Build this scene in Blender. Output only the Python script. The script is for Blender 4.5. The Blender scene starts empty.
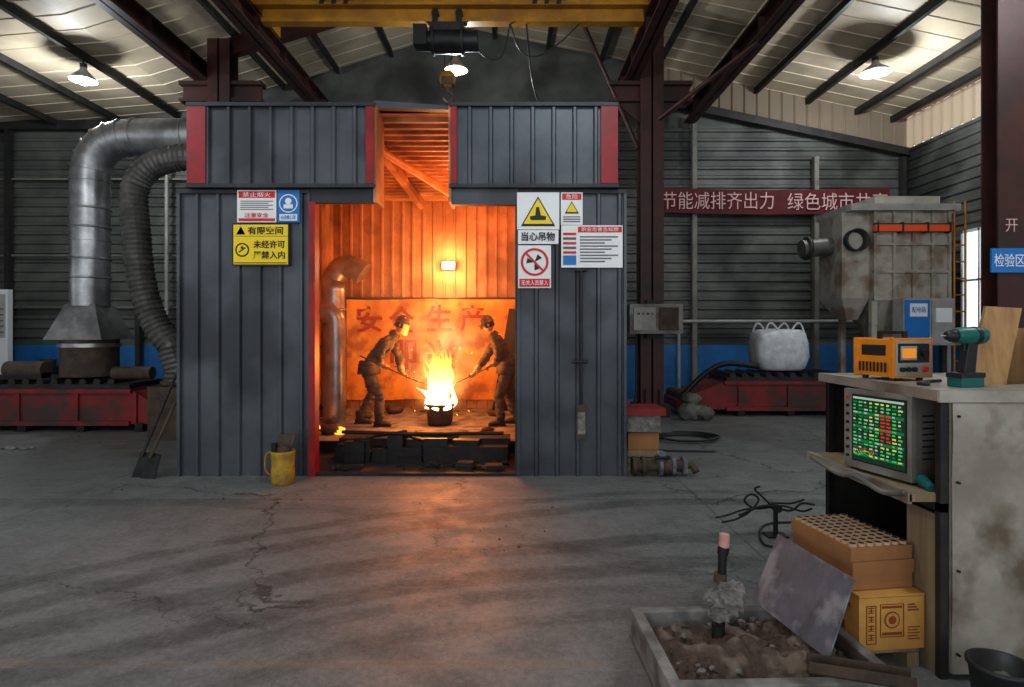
import bpy, bmesh, math, random
from mathutils import Vector, Matrix, noise
random.seed(7)
sc = bpy.context.scene
PI = math.pi

# ------------------------------------------------------------------ materials
def mat(name, c1, c2=None, scale=4.0, rough=0.6, metal=0.0, bump=0.0, lo=0.38, hi=0.62,
        stretch=(1, 1, 1), emit=None, estr=0.0, c3=None, s3=1.5, rough2=None):
    m = bpy.data.materials.new(name); m.use_nodes = True
    nt = m.node_tree; N = nt.nodes; L = nt.links
    p = N['Principled BSDF']
    p.inputs['Roughness'].default_value = rough
    p.inputs['Metallic'].default_value = metal
    p.inputs['Base Color'].default_value = (*c1, 1)
    if emit:
        p.inputs['Emission Color'].default_value = (*emit, 1)
        p.inputs['Emission Strength'].default_value = estr
    if c2 or bump:
        tc = N.new('ShaderNodeTexCoord'); mp = N.new('ShaderNodeMapping')
        mp.inputs['Scale'].default_value = stretch
        L.new(tc.outputs['Object'], mp.inputs['Vector'])
        no = N.new('ShaderNodeTexNoise'); no.inputs['Scale'].default_value = scale
        no.inputs['Detail'].default_value = 8; no.inputs['Roughness'].default_value = 0.65
        L.new(mp.outputs[0], no.inputs['Vector'])
        rm = N.new('ShaderNodeMapRange'); rm.inputs['From Min'].default_value = lo
        rm.inputs['From Max'].default_value = hi
        L.new(no.outputs['Fac'], rm.inputs['Value'])
        if c2:
            mx = N.new('ShaderNodeMix'); mx.data_type = 'RGBA'
            mx.inputs[6].default_value = (*c1, 1); mx.inputs[7].default_value = (*c2, 1)
            L.new(rm.outputs[0], mx.inputs[0])
            out = mx.outputs[2]
            if c3:
                n3 = N.new('ShaderNodeTexNoise'); n3.inputs['Scale'].default_value = s3
                n3.inputs['Detail'].default_value = 6
                L.new(mp.outputs[0], n3.inputs['Vector'])
                r3 = N.new('ShaderNodeMapRange'); r3.inputs['From Min'].default_value = 0.5
                r3.inputs['From Max'].default_value = 0.62
                L.new(n3.outputs['Fac'], r3.inputs['Value'])
                m3 = N.new('ShaderNodeMix'); m3.data_type = 'RGBA'
                m3.inputs[7].default_value = (*c3, 1)
                L.new(out, m3.inputs[6]); L.new(r3.outputs[0], m3.inputs[0]); out = m3.outputs[2]
            L.new(out, p.inputs['Base Color'])
            if rough2 is not None:
                rr = N.new('ShaderNodeMapRange')
                rr.inputs['To Min'].default_value = rough; rr.inputs['To Max'].default_value = rough2
                L.new(rm.outputs[0], rr.inputs['Value']); L.new(rr.outputs[0], p.inputs['Roughness'])
        if bump:
            b = N.new('ShaderNodeBump'); b.inputs['Strength'].default_value = bump
            b.inputs['Distance'].default_value = 0.02
            L.new(no.outputs['Fac'], b.inputs['Height']); L.new(b.outputs[0], p.inputs['Normal'])
    return m

def emis(name, c, s):
    m = bpy.data.materials.new(name); m.use_nodes = True
    nt = m.node_tree; nt.nodes.clear()
    e = nt.nodes.new('ShaderNodeEmission'); o = nt.nodes.new('ShaderNodeOutputMaterial')
    e.inputs[0].default_value = (*c, 1); e.inputs[1].default_value = s
    nt.links.new(e.outputs[0], o.inputs['Surface'])
    return m

M_wall = mat('corrugated_wall_paint', (.085, .088, .08), (.15, .148, .13), 1.2, .55, .2, c3=(.04, .04, .036), s3=.5)
M_blue = mat('blue_dado_paint', (.012, .18, .46), (.015, .11, .30), 2, .5)
M_roof = mat('roof_sheet_paint', (.66, .54, .39), (.52, .42, .30), .7, .6, 0, c3=(.34, .27, .20), s3=.4)
M_dark = mat('dark_steel', (.02, .02, .02), (.045, .04, .035), 3, .55, .3)
M_brown = mat('redbrown_steel_paint', (.085, .024, .018), (.050, .019, .014), 2, .5, .1, c3=(.035, .018, .014))
M_booth = mat('booth_greyblue_sheet', (.062, .072, .086), (.094, .104, .118), 1.5, .42, .25, c3=(.038, .042, .05), s3=.9)
M_boothtop = mat('booth_trim_dark', (.025, .028, .033), (.04, .042, .048), 3, .5, .2)
M_red = mat('red_trim_paint', (.36, .006, .010), (.20, .006, .010), 3, .45)
M_inner = mat('booth_inner_sheet', (.64, .37, .20), (.46, .23, .10), 1.6, .5, .1, c3=(.28, .13, .055), s3=1.1)  # orange of the firelight is mixed into the pale sheet's base colour
M_cloth = mat('orange_fire_blanket', (.90, .50, .08), (.72, .30, .05), 1.8, .8, 0, c3=(.42, .17, .05), s3=2.5)
M_redtxt = mat('red_lettering', (.34, .004, .003), rough=.7)
M_yellow = mat('crane_yellow_paint', (.46, .21, .012), (.28, .12, .012), 2, .5)
M_galv = mat('galvanised_duct', (.50, .50, .50), (.33, .33, .33), 5, .38, .75, c3=(.25, .25, .25), s3=2)
M_flex = mat('flexible_duct', (.17, .16, .15), (.10, .092, .085), 5, .5, .4)
M_rust = mat('rusty_steel', (.13, .085, .06), (.07, .05, .038), 7, .75, .3, bump=.3)
M_mred = mat('machine_red_paint', (.30, .025, .022), (.17, .022, .02), 2.5, .5, .1, c3=(.07, .04, .033), s3=1.8)
M_black = mat('black_iron', (.012, .012, .013), (.03, .028, .026), 8, .5, .4)
M_blackp = mat('black_plastic', (.015, .015, .016), rough=.45)
M_grey = mat('grey_machine_paint', (.30, .285, .25), (.20, .18, .15), 2.5, .55, .15, c3=(.13, .10, .075), s3=2)
M_coll = mat('collector_paint', (.46, .43, .37), (.34, .31, .25), 2.5, .55, .1, c3=(.24, .17, .12), s3=2.2)
M_lgrey = mat('light_grey_paint', (.42, .41, .38), (.30, .285, .26), 3, .5)
M_post = mat('wall_post_paint', (.22, .20, .17), (.14, .13, .11), 3, .6)
M_sheet = mat('worn_cabinet_sheet', (.44, .41, .35), (.30, .27, .22), 2.2, .42, .3, c3=(.17, .13, .09), s3=3, rough2=.6)
M_plate = mat('steel_plate_sheet', (.15, .17, .20), (.09, .10, .12), 4, .45, .1, c3=(.28, .29, .31), s3=6)
M_white = mat('sign_white', (.80, .80, .78), rough=.5)
M_signy = mat('sign_yellow', (.88, .64, .01), rough=.5)
M_signb = mat('sign_blue', (.015, .18, .50), rough=.5)
M_signr = mat('sign_red', (.65, .012, .018), rough=.5)
M_bar = mat('collector_orange_bar', (.85, .12, .03), rough=.45)
M_ink = mat('sign_black', (.012, .012, .012), rough=.5)
M_inkg = mat('sign_grey_text', (.12, .12, .14), rough=.5)
M_ban = mat('banner_cloth', (.12, .010, .013), (.075, .009, .011), 2, .8)
M_bant = mat('banner_lettering', (.60, .38, .36), rough=.8)
M_conc = mat('cast_concrete', (.29, .28, .262), (.18, .175, .165), 6, .85, 0, bump=.5, c3=(.11, .105, .095), s3=4)
M_soot = mat('sooty_floor', (.018, .015, .014), (.035, .03, .026), 5, .9, 0, bump=.5)
M_sand = mat('casting_sand', (.135, .088, .066), (.05, .033, .026), 18, .95, 0, bump=.8, c3=(.22, .165, .13), s3=9)
M_clay = mat('refractory_clay', (.28, .265, .245), (.13, .12, .11), 14, .95, 0, bump=.8)
M_card = mat('cardboard', (.38, .18, .07), (.29, .135, .052), 3, .85)
M_card2 = mat('printed_carton', (.62, .34, .08), (.48, .25, .06), 3, .75)
M_cardd = mat('carton_print', (.24, .05, .012), rough=.8)
M_tube = mat('paper_tube', (.50, .35, .23), rough=.8)
M_hole = mat('tube_hole', (.05, .02, .01), rough=.9)
M_wood = mat('pine_board', (.50, .30, .13), (.34, .19, .08), 3, .6, 0, stretch=(6, 6, .6), bump=.1)
M_ply = mat('plywood', (.34, .26, .15), (.23, .17, .10), 2.5, .8, 0, stretch=(5, 5, .5))
M_mach = mat('charger_orange', (.80, .28, .012), (.64, .21, .01), 5, .42)
M_teal = mat('drill_teal', (.01, .13, .12), rough=.4)
M_bag = mat('woven_bag', (.74, .74, .75), (.55, .55, .57), 9, .8, 0, bump=.4)
M_tarp = mat('dusty_tarpaulin', (.24, .23, .20), (.13, .12, .105), 4, .9, 0, bump=.5)
M_jacket = mat('work_jacket', (.10, .085, .07), (.055, .047, .04), 9, .85, 0, bump=.3)
M_trous = mat('work_trousers', (.13, .10, .08), (.075, .06, .048), 9, .85, 0, bump=.3)
M_skin = mat('skin', (.50, .27, .17), (.44, .22, .14), 10, .5)
M_glove = mat('leather_glove', (.34, .26, .18), (.24, .17, .11), 20, .8)
M_boot = mat('work_boot', (.03, .022, .018), rough=.6)
M_hair = mat('black_hair', (.01, .008, .007), rough=.5)
M_hat = mat('hard_hat', (.07, .065, .06), (.12, .10, .08), 9, .4)
M_eyew = mat('eye_white', (.7, .7, .68), rough=.3)
M_lips = mat('lips', (.30, .10, .08), rough=.5)
M_win = mat('window_frame_white', (.7, .72, .72), rough=.5)
M_ybuck = mat('yellow_pail', (.50, .30, .02), (.24, .14, .03), 8, .6)

def frp_mat():
    m = bpy.data.materials.new('frp_daylight_sheet'); m.use_nodes = True
    nt = m.node_tree; nt.nodes.clear(); N = nt.nodes
    o = N.new('ShaderNodeOutputMaterial'); mx = N.new('ShaderNodeMixShader')
    t = N.new('ShaderNodeBsdfTranslucent'); d = N.new('ShaderNodeBsdfDiffuse')
    t.inputs[0].default_value = (.50, .38, .27, 1); d.inputs[0].default_value = (.50, .40, .30, 1)
    mx.inputs[0].default_value = .5
    nt.links.new(t.outputs[0], mx.inputs[1]); nt.links.new(d.outputs[0], mx.inputs[2])
    nt.links.new(mx.outputs[0], o.inputs['Surface']); return m
M_frp = frp_mat()

# ------------------------------------------------------------------ mesh builder
class B:
    def __init__(s):
        s.bm = bmesh.new(); s.mats = []; s.M = Matrix()
    def mi(s, m):
        if m not in s.mats: s.mats.append(m)
        return s.mats.index(m)
    def geo(s, verts, faces, m, smooth=False):
        vs = [s.bm.verts.new(s.M @ Vector(v)) for v in verts]
        i = s.mi(m)
        for f in faces:
            try:
                fc = s.bm.faces.new([vs[k] for k in f]); fc.material_index = i; fc.smooth = smooth
            except ValueError: pass
    def box(s, x0, x1, y0, y1, z0, z1, m):
        v = [(x, y, z) for x in (x0, x1) for y in (y0, y1) for z in (z0, z1)]
        s.geo(v, [(0, 1, 3, 2), (4, 6, 7, 5), (0, 4, 5, 1), (2, 3, 7, 6), (0, 2, 6, 4), (1, 5, 7, 3)], m)
    def hexa(s, b4, t4, m):
        s.geo(list(b4) + list(t4), [(3, 2, 1, 0), (4, 5, 6, 7), (0, 1, 5, 4), (1, 2, 6, 5), (2, 3, 7, 6), (3, 0, 4, 7)], m)
    def prism(s, pts, vec, m):
        n = len(pts); vec = Vector(vec)
        v = [Vector(p) for p in pts] + [Vector(p) + vec for p in pts]
        s.geo(v, [tuple(range(n))[::-1], tuple(range(n, 2 * n))] + [(i, (i + 1) % n, n + (i + 1) % n, n + i) for i in range(n)], m)
    def tube(s, pts, r, m, n=12, caps=True, smooth=True, flat=1.0):
        pts = [Vector(p) for p in pts]
        if not isinstance(r, (list, tuple)): r = [r] * len(pts)
        k = len(pts); verts = []; faces = []
        t0 = (pts[1] - pts[0]).normalized()
        up = Vector((0, 0, 1)) if abs(t0.z) < .9 else Vector((0, 1, 0))
        u = t0.cross(up).normalized()
        for i in range(k):
            if i == 0: t = t0
            elif i == k - 1: t = (pts[i] - pts[i - 1]).normalized()
            else:
                t = ((pts[i + 1] - pts[i]).normalized() + (pts[i] - pts[i - 1]).normalized())
                t = t.normalized() if t.length > 1e-6 else (pts[i + 1] - pts[i]).normalized()
            u = (u - t * u.dot(t)).normalized(); w = t.cross(u)
            for j in range(n):
                a = 2 * PI * j / n
                verts.append(pts[i] + (u * math.cos(a) + w * math.sin(a) * flat) * r[i])
        for i in range(k - 1):
            for j in range(n):
                faces.append((i * n + j, i * n + (j + 1) % n, (i + 1) * n + (j + 1) % n, (i + 1) * n + j))
        s.geo(verts, faces, m, smooth)
        if caps:
            s.geo(verts[:n], [tuple(range(n))[::-1]], m); s.geo(verts[-n:], [tuple(range(n))], m)
    def cyl(s, p0, p1, r, m, r1=None, n=20, caps=True):
        s.tube([p0, p1], [r, r if r1 is None else r1], m, n, caps)
    def lathe(s, prof, o, m, n=24, axis='Z', smooth=True):
        o = Vector(o); verts = []; faces = []
        for (r, h) in prof:
            for j in range(n):
                a = 2 * PI * j / n; c, q = r * math.cos(a), r * math.sin(a)
                if axis == 'Z': verts.append(o + Vector((c, q, h)))
                elif axis == 'X': verts.append(o + Vector((h, c, q)))
                else: verts.append(o + Vector((c, h, q)))
        for i in range(len(prof) - 1):
            for j in range(n):
                faces.append((i * n + j, i * n + (j + 1) % n, (i + 1) * n + (j + 1) % n, (i + 1) * n + j))
        s.geo(verts, faces, m, smooth)
    def ball(s, c, r, m, nu=16, nv=10, disp=0, ds=4, smooth=True):
        c = Vector(c); r = (r, r, r) if not isinstance(r, (tuple, list)) else r
        verts = []; faces = []
        for i in range(nv + 1):
            th = PI * i / nv
            for j in range(nu):
                a = 2 * PI * j / nu
                d = Vector((math.sin(th) * math.cos(a), math.sin(th) * math.sin(a), math.cos(th)))
                k = 1 + (disp * noise.noise(d * ds + c * 3.1) if disp else 0)
                verts.append(c + Vector((d.x * r[0], d.y * r[1], d.z * r[2])) * k)
        for i in range(nv):
            for j in range(nu):
                faces.append((i * nu + j, (i + 1) * nu + j, (i + 1) * nu + (j + 1) % nu, i * nu + (j + 1) % nu))
        s.geo(verts, faces, m, smooth)
    def corr(s, o, u, v, n, W, H, pitch, depth, ribw, m):
        o, u, v, n = Vector(o), Vector(u).normalized(), Vector(v).normalized(), Vector(n).normalized()
        pr = [(0, 0)]; x = 0.0
        while x < W - 1e-6:
            a = x + pitch - ribw
            for (q, h) in ((a, 0), (a + ribw * .25, depth), (a + ribw * .75, depth), (a + ribw, 0)):
                if q <= W + 1e-6: pr.append((q, h))
            x += pitch
        if pr[-1][0] < W - 1e-4: pr.append((W, 0))
        verts = []; faces = []
        for (q, h) in pr:
            verts.append(o + u * q + n * h); verts.append(o + u * q + n * h + v * H)
        for i in range(len(pr) - 1): faces.append((2 * i, 2 * i + 2, 2 * i + 3, 2 * i + 1))
        s.geo(verts, faces, m)
    def done(s, name, bev=0.0, parent=None):
        bmesh.ops.recalc_face_normals(s.bm, faces=s.bm.faces)
        xs = [v.co for v in s.bm.verts]
        mn = Vector([min(v[i] for v in xs) for i in range(3)]); mxx = Vector([max(v[i] for v in xs) for i in range(3)])
        c = Vector(((mn.x + mxx.x) / 2, (mn.y + mxx.y) / 2, mn.z))
        bmesh.ops.translate(s.bm, vec=-c, verts=s.bm.verts)
        me = bpy.data.meshes.new(name); s.bm.to_mesh(me); s.bm.free()
        for m in s.mats: me.materials.append(m)
        ob = bpy.data.objects.new(name, me); ob.location = c
        sc.collection.objects.link(ob)
        if bev:
            md = ob.modifiers.new('bevel', 'BEVEL'); md.width = bev; md.segments = 2
            md.limit_method = 'ANGLE'; md.angle_limit = math.radians(50)
        if parent is not None: setp(ob, parent)
        return ob

def setp(ob, parent):
    ob.parent = parent
    ob.matrix_parent_inverse = Matrix.LocRotScale(parent.location, parent.rotation_euler, None).inverted()

def empty(name, loc):
    e = bpy.data.objects.new(name, None); e.location = loc; e.empty_display_size = .2
    sc.collection.objects.link(e); return e

def text(body, c, w, h, m, parent, rz=0.0, name='lettering', rot=None, bold=0.0):
    cu = bpy.data.curves.new(name, 'FONT'); cu.body = body; cu.align_x = 'CENTER'; cu.align_y = 'CENTER'
    cu.size = 1; cu.extrude = .002; cu.offset = bold; cu.materials.append(m)
    o = bpy.data.objects.new(name, cu); sc.collection.objects.link(o)
    bpy.context.view_layer.update()
    d = o.dimensions
    sx = w / max(d.x, .01); sy = h / max(d.y, .01)
    bb = [Vector(q) for q in o.bound_box]
    cx = (min(q.x for q in bb) + max(q.x for q in bb)) / 2; cy = (min(q.y for q in bb) + max(q.y for q in bb)) / 2
    R = (rot if rot is not None else Matrix.Rotation(rz, 4, 'Z') @ Matrix.Rotation(PI / 2, 4, 'X'))
    off = R @ Vector((cx * sx, cy * sy, 0))
    o.location = Vector(c) - off; o.rotation_euler = R.to_euler(); o.scale = (sx, sy, 1)
    if parent is not None: setp(o, parent)
    return o

def smooth(pts, k=6):
    """Catmull-Rom through the points"""
    P = [Vector(p) for p in pts]; P = [P[0] * 2 - P[1]] + P + [P[-1] * 2 - P[-2]]; out = []
    for i in range(1, len(P) - 2):
        for j in range(k):
            t = j / k; a, b_, c, d = P[i - 1], P[i], P[i + 1], P[i + 2]
            out.append(.5 * ((2 * b_) + (c - a) * t + (2 * a - 5 * b_ + 4 * c - d) * t * t + (3 * b_ - a - 3 * c + d) * t ** 3))
    out.append(P[-2]); return out

# ------------------------------------------------------------------ camera
cd = bpy.data.cameras.new('camera'); cam = bpy.data.objects.new('camera', cd)
cam.location = (0, 0, 1.6); cam.rotation_euler = (PI / 2, 0, 0)
cd.sensor_width = 36; cd.lens = 21.09; cd.shift_y = -0.0151; cd.clip_end = 200
sc.collection.objects.link(cam); sc.camera = cam

# ------------------------------------------------------------------ floor
def floor_mat():
    m = bpy.data.materials.new('worn_concrete_floor'); m.use_nodes = True
    nt = m.node_tree; N = nt.nodes; L = nt.links; p = N['Principled BSDF']
    geo = N.new('ShaderNodeNewGeometry'); P = geo.outputs['Position']
    def nz(sc_, det=8, rg=.6, vec=P):
        n = N.new('ShaderNodeTexNoise'); n.inputs['Scale'].default_value = sc_
        n.inputs['Detail'].default_value = det; n.inputs['Roughness'].default_value = rg
        L.new(vec, n.inputs['Vector']); return n
    def mr(v, a, b, c=0., d=1.):
        r = N.new('ShaderNodeMapRange'); r.inputs[1].default_value = a; r.inputs[2].default_value = b
        r.inputs[3].default_value = c; r.inputs[4].default_value = d; L.new(v, r.inputs[0]); return r.outputs[0]
    def mth(op, a, b=None):
        q = N.new('ShaderNodeMath'); q.operation = op
        for i, v in enumerate((a, b)):
            if v is None: continue
            if isinstance(v, (int, float)): q.inputs[i].default_value = v
            else: L.new(v, q.inputs[i])
        return q.outputs[0]
    def mix(f, a, b, mode='MIX'):
        q = N.new('ShaderNodeMix'); q.data_type = 'RGBA'; q.blend_type = mode
        if isinstance(f, (int, float)): q.inputs[0].default_value = f
        else: L.new(f, q.inputs[0])
        for i, v in ((6, a), (7, b)):
            if isinstance(v, tuple): q.inputs[i].default_value = (*v, 1)
            else: L.new(v, q.inputs[i])
        return q.outputs[2]
    def mapped(rot, scl):
        q = N.new('ShaderNodeMapping'); q.inputs['Rotation'].default_value = (0, 0, rot); q.inputs['Scale'].default_value = scl
        L.new(P, q.inputs['Vector']); return q.outputs[0]
    big = nz(.55, 6); mid = nz(2.6, 10, .75); fine = nz(26, 8, .8); st = nz(.8, 12, .8); grit = nz(80, 4, .7)
    col = mix(mr(big.outputs[0], .38, .62), (.165, .169, .168), (.215, .219, .216))
    col = mix(mr(mid.outputs[0], .45, .60, 0, .6), col, (.130, .132, .130))
    col = mix(mr(fine.outputs[0], .50, .66, 0, .45), col, (.32, .32, .31))
    col = mix(mr(fine.outputs[0], .48, .34, 0, .5), col, (.07, .07, .068))
    col = mix(mr(grit.outputs[0], .56, .70, 0, .5), col, (.36, .36, .35))
    col = mix(mr(st.outputs[0], .55, .68, 0, .45), col, (.075, .073, .07))
    warp = nz(.35, 2)
    def band(cx, cy, r, w, inten):
        d = N.new('ShaderNodeVectorMath'); d.operation = 'DISTANCE'
        L.new(P, d.inputs[0]); d.inputs[1].default_value = (cx, cy, 0)
        dd = mth('ADD', d.outputs['Value'], mth('MULTIPLY', warp.outputs[0], .6))
        a = mth('ABSOLUTE', mth('SUBTRACT', dd, r + .3))
        f = mr(a, w * .6, w, inten * .72, 0)
        return mth('MULTIPLY', mth('MULTIPLY', f, mr(mid.outputs[0], .36, .54, .45, 1)), mr(fine.outputs[0], .34, .56, 1, .7))
    for (cx, cy, r, w, it) in ((2.2, -1.5, 7.0, .13, .85), (2.2, -1.5, 7.35, .09, .7), (1.6, -2.2, 6.3, .13, .8), (1.6, -2.2, 6.75, .14, .9), (1.2, -1.2, 4.6, .09, .5), (1.2, -1.2, 4.95, .09, .5),
                               (-3.5, -2.0, 5.7, .12, .45), (-3.5, -2.0, 7.5, .14, .5), (6.5, -1, 6.4, .13, .6), (6.5, -1, 7.0, .13, .6)):
        col = mix(band(cx, cy, r, w, it), col, (.035, .035, .036))
    sc1 = nz(1.1, 9, .75, mapped(.5, (1.2, 10, 1))); col = mix(mr(sc1.outputs[0], .57, .69, 0, .4), col, (.33, .33, .32))
    sc2 = nz(1.3, 9, .75, mapped(-.35, (1.0, 8, 1))); col = mix(mr(sc2.outputs[0], .59, .70, 0, .35), col, (.07, .07, .07))
    wh = nz(1.7, 12, .85); col = mix(mth('MULTIPLY', mr(wh.outputs[0], .62, .68, 0, .5), mr(big.outputs[0], .5, .55)), col, (.48, .48, .46))
    wv = nz(1.4, 6, .7); ad = N.new('ShaderNodeVectorMath'); ad.operation = 'MULTIPLY_ADD'
    L.new(wv.outputs['Color'], ad.inputs[0]); ad.inputs[1].default_value = (.8, .8, .0); L.new(P, ad.inputs[2])
    vo = N.new('ShaderNodeTexVoronoi'); vo.feature = 'DISTANCE_TO_EDGE'; vo.inputs['Scale'].default_value = .40
    L.new(ad.outputs[0], vo.inputs['Vector'])
    cr = mth('MULTIPLY', mr(vo.outputs['Distance'], .0012, .0034, .9, 0), mr(big.outputs[0], .42, .52))
    col = mix(cr, col, (.025, .025, .024))
    sx = N.new('ShaderNodeSeparateXYZ'); L.new(P, sx.inputs[0])
    for (ax, v) in (('X', -4.2), ('X', 1.75), ('Y', 5.6), ('Y', 8.6)):
        a = mth('ABSOLUTE', mth('SUBTRACT', sx.outputs[ax], v))
        col = mix(mr(a, .004, .010, .65, 0), col, (.035, .035, .035))
    a = mth('ABSOLUTE', mth('SUBTRACT', sx.outputs['Y'], 2.86))
    yl = mth('MULTIPLY', mr(a, .03, .045, .26, 0), mr(mid.outputs[0], .4, .6))
    yl = mth('MULTIPLY', yl, mr(sx.outputs['X'], .3, .6, 1, 0))
    col = mix(yl, col, (.42, .26, .08))
    L.new(col, p.inputs['Base Color'])
    p.inputs['Specular IOR Level'].default_value = .42
    L.new(mr(mid.outputs[0], .35, .65, .42, .66), p.inputs['Roughness'])
    bp = N.new('ShaderNodeBump'); bp.inputs['Strength'].default_value = .35; bp.inputs['Distance'].default_value = .01
    L.new(mth('SUBTRACT', fine.outputs[0], mth('MULTIPLY', cr, 1.)), bp.inputs['Height']); L.new(bp.outputs[0], p.inputs['Normal'])
    return m
b = B(); b.box(-12.6, 8.95, -5, 13.6, -.12, 0, floor_mat()); fl0 = b.done('floor')

# ------------------------------------------------------------------ shell
YB = 13.5; XR = 8.84; XL = -12.5
def roofz(x):
    if x < -7: return 6.5 + (x + 7) * (.45 / 5.5)
    if x < -1: return 6.5 + (x + 7) * .31
    return 8.15 - .21 * x
b = B()
b.corr((XL, YB, 0), (0, 0, 1), (1, 0, 0), (0, -1, 0), 6.1, XR - XL, .21, .035, .10, M_wall)
b.prism([(XL, YB + .02, 6.0), (XR, YB + .02, 5.5), (XR, YB + .02, roofz(XR)), (-1, YB + .02, roofz(-1)), (-7, YB + .02, roofz(-7)), (XL, YB + .02, roofz(XL))], (0, .05, 0), M_wall)
b.box(XL, XR, YB - .045, YB, 0, 1.22, M_blue)
b.done('wall_back')
b = B()
x = 3.0
while x < XR - .1:
    x1 = min(x + .28, XR)
    zb0, zb1 = 6.80 - .21 * (x - 3), 6.80 - .21 * (x1 - 3)
    b.geo([(x, YB - .06, zb0), (x1 - .06, YB - .06, zb1), (x1 - .06, YB - .06, roofz(x1)), (x, YB - .06, roofz(x))], [(0, 1, 2, 3)], M_frp)
    b.geo([(x1 - .06, YB - .06, zb1), (x1 - .03, YB - .10, zb1), (x1 - .03, YB - .10, roofz(x1)), (x1 - .06, YB - .06, roofz(x1))], [(0, 1, 2, 3)], M_frp)
    b.geo([(x1 - .03, YB - .10, zb1), (x1, YB - .06, zb1), (x1, YB - .06, roofz(x1)), (x1 - .03, YB - .10, roofz(x1))], [(0, 1, 2, 3)], M_frp)
    x += .28
b.done('window_1')
def sidewall(name, X, n, wins, top):
    b = B()
    b.corr((X, -5, 0), (0, 0, 1), (0, 1, 0), (n, 0, 0), 1.3, 18.5, .21, .035, .10, M_wall)
    b.corr((X, -5, 3.5), (0, 0, 1), (0, 1, 0), (n, 0, 0), top - 3.5, 18.5, .21, .035, .10, M_wall)
    b.box(min(X, X + n * .04), max(X, X + n * .04), -5, 13.5, 0, 1.22, M_blue)
    edges = [-5] + [e for w in wins for e in w] + [13.5]
    for i in range(0, len(edges), 2):
        b.corr((X, edges[i], 1.3), (0, 0, 1), (0, 1, 0), (n, 0, 0), 2.2, edges[i + 1] - edges[i], .21, .035, .10, M_wall)
    b.done(name)
winsR = [(-3.5, -1.5), (.5, 2.5), (4.6, 6.6), (10.85, 11.75)]  # only the last is in view; the others are added for daylight
winsL = [(-4, -1), (.5, 3.5), (5, 8)]  # unseen windows, added to let world light into the hall
sidewall('wall_right', XR, -1, winsR, 5.6)
sidewall('wall_left', XL, 1, winsL, 6.05)
b = B(); b.corr((XR, -5, 5.6), (0, 1, 0), (0, 0, 1), (-1, 0, 0), 18.5, .69, .28, .04, .08, M_frp); b.done('window_2')
k = 3
for X, wins in ((XR, winsR), (XL, winsL)):
    for (a, c) in wins:
        b = B()
        for (y0, y1, z0, z1) in ((a, a + .05, 1.3, 3.5), (c - .05, c, 1.3, 3.5), (a, c, 1.3, 1.35), (a, c, 3.45, 3.5), (a, c, 2.5, 2.54), ((a + c) / 2 - .02, (a + c) / 2 + .02, 1.3, 3.5)):
            b.box(X - .05, X + .03, y0, y1, z0, z1, M_win)
        b.done('window_%d' % k); k += 1

b = B()
def slope(x0, x1):
    a = Vector((x0, -5, roofz(x0 + 1e-6))); c = Vector((x1, -5, roofz(x1 - 1e-6)))
    v = (c - a)
    b.corr(a, (0, 1, 0), v, (v.cross(Vector((0, 1, 0)))).normalized() * (1 if v.cross(Vector((0, 1, 0))).z < 0 else -1), 18.6, v.length, .45, .014, .05, M_roof)
slope(XL, -7); slope(-7, -1); slope(-1, XR)
b.done('ceiling')
b = B()
for x in (-11.4, -10.1, -8.8, -7.5, -6.3, -5.1, -3.9, -2.7, -1.5, -.4, .8, 2.0, 3.2, 4.4, 5.45, 6.6, 7.7, 8.5):
    z = roofz(x) - .03
    b.box(x - .03, x + .03, -5, 13.45, z - .13, z, M_dark)
    b.box(x - .03, x + .05, -5, 13.45, z - .135, z - .12, M_dark)
b.done('roof_purlins')
b = B()
def rafter(y, lst, dp=.28, m=M_brown):
    for x0, x1 in lst:
        z0, z1 = roofz(x0 + 1e-6) - .2, roofz(x1 - 1e-6) - .2
        for (zz, ww) in ((0, .1), (-dp, .1)):
            b.hexa([(x0, y - ww, z0 + zz - .02), (x1, y - ww, z1 + zz - .02), (x1, y + ww, z1 + zz - .02), (x0, y + ww, z0 + zz - .02)],
                   [(x0, y - ww, z0 + zz), (x1, y - ww, z1 + zz), (x1, y + ww, z1 + zz), (x0, y + ww, z0 + zz)], m)
        b.hexa([(x0, y - .01, z0 - dp), (x1, y - .01, z1 - dp), (x1, y + .01, z1 - dp), (x0, y + .01, z0 - dp)],
               [(x0, y - .01, z0), (x1, y - .01, z1), (x1, y + .01, z1), (x0, y + .01, z0)], m)
rafter(11.0, [(-5.3, -1), (-1, 2.5)])
rafter(2.0, [(XL + .1, -7), (-7, -1), (-1, XR - .05)])
b.done('roof_rafters')
b = B()
b.hexa([(3.0, 13.25, 6.62), (8.8, 13.25, 5.42), (8.8, 13.40, 5.42), (3.0, 13.40, 6.62)],
       [(3.0, 13.25, 6.80), (8.8, 13.25, 5.58), (8.8, 13.40, 5.58), (3.0, 13.40, 6.80)], M_dark)
b.box(XL + .05, -5, 13.25, 13.4, 6.0, 6.2, M_dark)
for x in (4.05, 6.75, 8.7): b.box(x - .05, x + .05, 13.28, 13.42, 0, 5.4 if x > 6 else 6.3, M_post if x < 8 else M_dark)
for x in (-11.2, -8.3): b.box(x - .05, x + .05, 13.28, 13.42, 0, 6.0, M_dark)
for z in (2.05, 3.2, 4.9):
    b.box(XL + .05, -4, 13.36, 13.42, z, z + .04, M_post)
b.tube([(3.7, 13.3, 1.75), (8.3, 13.3, 1.75)], .04, M_lgrey)
b.tube([(3.7, 13.3, 1.75), (3.7, 13.3, .1)], .035, M_lgrey)
b.tube([(-7.6, 13.2, 5.3), (-7.6, 13.2, 1.9)], .04, M_lgrey)
b.done('trim_1')

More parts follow.
